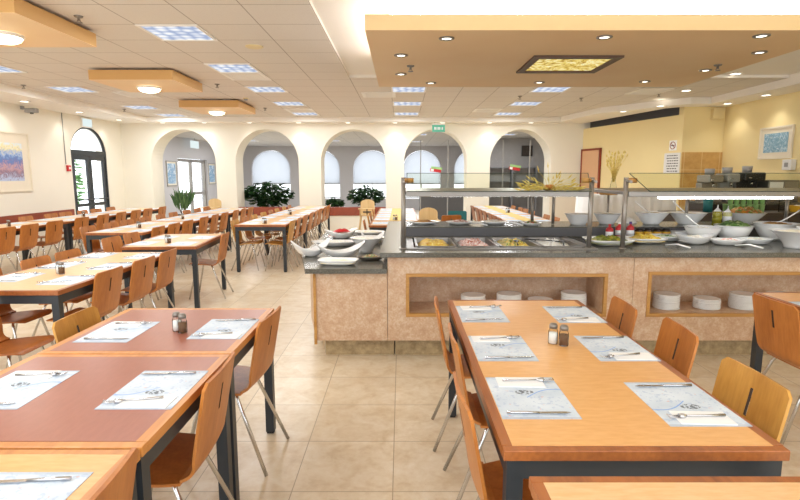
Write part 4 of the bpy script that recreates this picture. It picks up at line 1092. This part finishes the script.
# raised shelf
ZH = 1.005
bowl('serving_bowl', 1.86, 5.55, ZH, .135, .11, .075, 'left grey-white bowl on raised shelf behind guard posts', None, 'porcelain')
bowl('serving_bowl', 2.18, 5.6, ZH, .135, .11, .07, 'second grey-white bowl on raised shelf behind guard posts', 'cheese', 'porcelain', lift=.8)
platter('platter', 2.16, 5.77, ZH+.0, .09, .06, .12, 'small covered white dish behind second shelf bowl', None) if False else None
bowl('serving_bowl', 2.64, 5.58, ZH, .17, .125, .075, 'white bowl of cream with spoons on raised shelf', 'cream', spoon=160)
bowl('serving_bowl', 3.02, 5.58, ZH, .18, .12, .085, 'wide white bowl right of the spoon bowl on shelf', 'cream', spoon=140)
bottle('oil_bottle', 3.26, 5.46, ZH, .045, .2, 'oil', 'white', 'olive oil bottle with white nozzle on raised shelf', 'oil and dressing bottles', cone=True)
bottle('oil_bottle', 3.36, 5.45, ZH, .042, .19, 'oil2', 'white', 'pale dressing bottle beside the olive oil bottle', 'oil and dressing bottles', cone=True)
bowl('serving_bowl', 3.64, 5.62, ZH, .2, .12, .09, 'white bowl of mixed vegetable salad on raised shelf', 'mixed', lift=.95, fh=.06)
for i, (x, y, k, w, t) in enumerate([(.24, 5.58, 'bread', .17, 'bread'), (.62, 5.58, 'salmon', .15, 'fish'), (.98, 5.58, 'cheese', .14, 'cheese'), (1.34, 5.45, 'herbs', .11, 'herbs')]):
    platter('platter', x, y, ZH, w, .13, .03, f'white platter of {t} on raised shelf under left guard', k, 'white', group='platters on raised shelf')
def tong_mb():
    return MB().tube([(-.11, 0, .012), (0, .012, .03), (.11, .004, .012)], .006, 8).tube([(-.11, 0, .012), (0, -.012, .03), (.11, -.004, .012)], .006, 8)
tg = solo('serving_tongs', tong_mb, M['white'])
for x, y, z, rz, t in [(.80, 5.42, ZH, -50, 'left of cheese platter on raised shelf'), (1.16, 5.42, ZH, -50, 'right of cheese platter on raised shelf'), (2.38, 4.52, ZC, -58, 'in front of cabbage platter'), (2.98, 4.5, ZC, -58, 'in front of the tomato platter')]:
    tg.put((x, y, z), R(rz), f'white serving tongs lying {t}', 'tongs', 'white serving tongs')
MB().heap(.12, .09, .06, (0, 0, .0), 18, 5, .3).build('covered_bread', M['linen'], label='white folded cloth on raised shelf beside second bowl', cat='cloth').location = (2.45, 5.76, ZH+.001)

# ------------------------------------------------------------------ kitchen corner at the right
kc = empty('kitchen_counter', (0, 0, 0), label='dark back counter under the tan tiled kitchen wall', cat='counter')
M['dark_lam'] = plain('dark_brown_laminate', '#3a302a', .4)
MB().box(4.85, 6.30, 8.3, 8.95, .1, 1.06).build('cabinet', M['dark_lam'], kc); MB().box(4.82, 6.32, 8.26, 9.0, 1.0601, 1.10, .004).build('worktop', M['granite'], kc); MB().box(4.9, 6.28, 8.36, 8.9, 0, .0999).build('plinth', M['black'], kc)
def machine(x, y, w, d_, h, m, label, extra):
    o = empty('coffee_machine' if extra else 'kitchen_appliance', (x, y, 1.1008), label=label, cat='coffee machine' if extra else 'appliance')
    MB().box(-w/2, w/2, -d_/2, d_/2, 0, h*.25, .01).box(-w/2, w/2, 0, d_/2, h*.25, h*.7).box(-w/2, w/2, -d_/2, d_/2, h*.7, h, .02).build('body', M[m], o)
    MB().tube([(0, -d_*.3, h*.55), (0, -d_*.3, h*.7)], .02, 10).build('spout', M['chrome'], o)
    MB().lathe([(0, 0), (.03, 0), (.03, .012), (0, .012)], 14).build('dial', M['chrome'], o).location = (-w*.25, -d_/2-.001, h*.8)
    MB().lathe([(0, 0), (.07, 0), (.075, .1), (0, .1)], 16).build('hopper', M['grey'], o).location = (0, .02, h+.0005)
    return o
machine(4.98, 8.62, .24, .36, .42, 'steel_d', 'brown grey coffee machine left on the dark counter', True)
machine(5.26, 8.62, .2, .36, .44, 'grey', 'grey coffee machine beside the brown grey one', True)
machine(5.62, 8.68, .34, .4, .46, 'black', 'black boxy machine on the dark kitchen counter', False)
ob3 = empty('steel_cabinet', (5.98, 8.66, 1.1008), label='steel box cabinet below the blue framed print', cat='appliance')
MB().box(-.17, .32, -.22, .22, 0, .34, .006).build('body', M['steel'], ob3); MB().box(-.15, .06, -.228, -.2201, .03, .31).build('door', M['porcelain'], ob3); MB().box(.09, .30, -.228, -.2201, .03, .31).build('door', M['steel_d'], ob3); MB().tube([(.075, -.235, .1), (.075, -.235, .24)], .008, 8).build('handle', M['chrome'], ob3)
kd = empty('drinks_counter', (0, 0, 0), label='dark drinks counter behind the salad guard at right', cat='counter')
MB().box(3.9, 6.0, 6.95+.55, 7.95, .1, .955).build('cabinet', M['dark_lam'], kd); MB().box(3.86, 6.04, 7.46, 7.98, .9551, .99, .004).build('worktop', M['dark_lam'], kd); MB().box(3.95, 5.95, 7.55, 7.9, 0, .0999).build('plinth', M['black'], kd)
def cup_mb(): return MB().lathe([(0, 0), (.03, 0), (.04, .11), (.043, .112), (.037, .11), (.028, .004), (0, .004)], 16)
cg = solo('cup', cup_mb, M['green'])
for r_ in range(2):
    for i in range(6):
        cg.put((4.72+i*.092, 7.62+r_*.1, .9908), 0, f'green cup in the {"front" if r_ == 0 else "rear"} row on drinks counter, {ORD[i]} from the left', 'cup', 'green cups')
        if r_ == 0:
            cg.put((4.76+i*.092, 7.68, 1.1045), 0, f'green cup in upper layer on drinks counter, {ORD[i]} from the left', 'cup', 'green cups')
MB().lathe([(0, 0), (.06, 0), (.065, .18), (.06, .18), (.055, .006), (0, .006)], 20).build('tumbler', M['teal'], label='teal pitcher left of the green cups', cat='pitcher').location = (4.45, 7.7, .991)
o = empty('glass_jar', (5.52, 7.66, .991), label='tall clear jar right of the green cups', cat='jar')
MB().lathe([(0, 0), (.06, 0), (.06, .2), (.05, .22)], 20).build('body', M['jar'], o); MB().lathe([(0, .2205), (.055, .2205), (.055, .25), (0, .25)], 18).build('lid', M['white_metal'], o)
bowl('tub', 5.74, 7.66, .991-.0008, .12, .09, .1, 'yellow tub at right end of the drinks counter', 'cheese', 'yolk', group='tubs')
# ------------------------------------------------------------------ plants
def plant(name, x, y, z0, n, rx, ry, rz_, zc, leaf, m, label, pot=True, seed=1, up=0.):
    rng = random.Random(seed); o = empty(name, (x, y, z0), label=label, cat='plant')
    if pot:
        MB().lathe([(0, 0), (.16, 0), (.22, .38), (.24, .38), (.24, .42), (.2, .42), (.19, .36), (0, .36)], 24).build('pot', M['terracotta'], o)
    mb = MB()
    for k in range(7):
        a = k*2*PI/7; mb.tube([(0, 0, .3), (rx*.3*math.cos(a), ry*.3*math.sin(a), zc*.7), (rx*.6*math.cos(a), ry*.6*math.sin(a), zc+rz_*.4*math.sin(a*2))], [.012, .009, .004], 6)
    mb.build('stem', M['bark'], o)
    mb = MB()
    for k in range(n):
        while True:
            p = Vector((rng.uniform(-1, 1), rng.uniform(-1, 1), rng.uniform(-1, 1)))
            if .25 < p.length < 1: break
        c = Vector((p.x*rx, p.y*ry, zc+p.z*rz_*(1-.25*abs(p.x))))
        d_ = (Vector((p.x, p.y, -.3+up*2+.4*rng.random()))).normalized(); s_ = d_.cross(Vector((rng.uniform(-.5, .5), rng.uniform(-.5, .5), 1))).normalized()
        l = leaf*(.7+.6*rng.random()); w = l*(.32 if not up else .09); nn = s_.cross(d_)
        vs = [c, c+d_*l*.35+s_*w-nn*.01, c+d_*l*.7+s_*w*.8, c+d_*l+nn*.02*-1, c+d_*l*.7-s_*w*.8, c+d_*l*.35-s_*w-nn*.01]
        f = mb.b.faces.new([mb.b.verts.new(v) for v in vs])
    mb.build('foliage', m, o); return o
plant('ficus', -3.75, 15.0, 0, 900, .66, .3, .36, 1.0, .15, M['leaf'], 'large dark leafy plant behind the second arch', seed=2)
plant('ficus', -.98, 14.95, 0, 520, .44, .25, .28, .95, .14, M['leaf'], 'dark leafy plant behind third arch right side', seed=3)
plant('ficus', -1.86, 14.95, 0, 240, .2, .2, .14, .75, .12, M['leaf'], 'low dark plant behind third arch left side', seed=4)
plant('grass_plant', -6.12, 14.9, 0, 130, .2, .18, .2, .68, .3, M['leaf_g'], 'light green grassy plant inside the first arch', seed=5, up=1.)
plant('tree', -9.8, 15.0, 0, 700, .7, .75, 1.2, 1.3, .2, M['leaf_l'], 'green leafy tree outside the arched left door', pot=False, seed=6)

# ------------------------------------------------------------------ far-room furnishings
fc = empty('dark_cabinet', (0, 0, 0), label='dark low cabinet in far room behind fourth arch', cat='cabinet')
MB().box(.6, 2.4, 17.0, 17.5, .08, .95).build('body', M['dark_wall'], fc); MB().box(.58, 2.42, 16.97, 17.52, .9501, .98).build('worktop', M['black'], fc); MB().box(.65, 2.35, 17.05, 17.45, 0, .0799).build('plinth', M['black'], fc)
fm = empty('menu_screen', (4.25, 18.19, 2.15), label='black screen high on dark wall in the fifth arch', cat='screen')
MB().box(-.18, .18, -.05, 0, 0, .35).build('casing', M['black'], fm); MB().box(-.16, .16, -.054, -.0501, .02, .33).build('display', M['dark_lam'], fm)
fs = empty('serving_hatch', (0, 0, 0), label='grey shelving unit on dark wall behind fifth arch', cat='shelving unit')
M['mid_grey'] = plain('mid_grey_metal', '#77777a', .5)
for x in (2.9, 3.7, 4.5): MB().box(x, x+.05, 17.85, 18.19, 0, 1.8).build('upright', M['mid_grey'], fs)
for z in (.4, .85, 1.3, 1.75): MB().box(2.95, 4.5, 17.86, 18.18, z, z+.03).build('shelf', M['mid_grey'], fs)
far_t = Proto(mk_troffer)
for i, (x, y) in enumerate([(-5.5, 16.5), (-2.5, 16.5), (-2.5, 19.5), (-5.5, 19.5), (.5, 16.5), (.5, 20), (3.2, 16.5)]):
    far_t.put((x, y, 2.75), 0, f'square light on far room ceiling, {ORD[i]} of that room', 'ceiling light', 'far room ceiling lights')
    area(x, y, 2.72, .52, .52, 45, (.95, .97, 1.), name='troffer_lamp')

# ------------------------------------------------------------------ world, camera, colour
w = bpy.data.worlds.new('World'); sc.world = w; w.use_nodes = True
bg = w.node_tree.nodes['Background']; bg.inputs[0].default_value = (.93, .97, 1., 1); bg.inputs[1].default_value = 3.1
cam = bpy.data.cameras.new('Camera'); co = bpy.data.objects.new('Camera', cam); COL.objects.link(co)
cam.sensor_fit = 'HORIZONTAL'; cam.sensor_width = 36.; cam.lens = 530/800*36; cam.shift_x = -1/800; cam.clip_end = 100
co.location = (0, 0, 1.52); co.rotation_euler = (PI/2-math.atan(75/530), 0, 0)
sc.camera = co
vs_ = sc.view_settings
vs_.view_transform = 'Standard'; vs_.look = 'None'; vs_.gamma = 1.; vs_.use_curve_mapping = False; vs_.exposure = -.1
sc.cycles.use_denoising = True
sc.cycles.max_bounces = 10; sc.cycles.diffuse_bounces = 6; sc.cycles.transparent_max_bounces = 24
dups = {k: v for k, v in LABELS.items() if len(v) > 1}
if dups: print('DUP LABELS', dups)
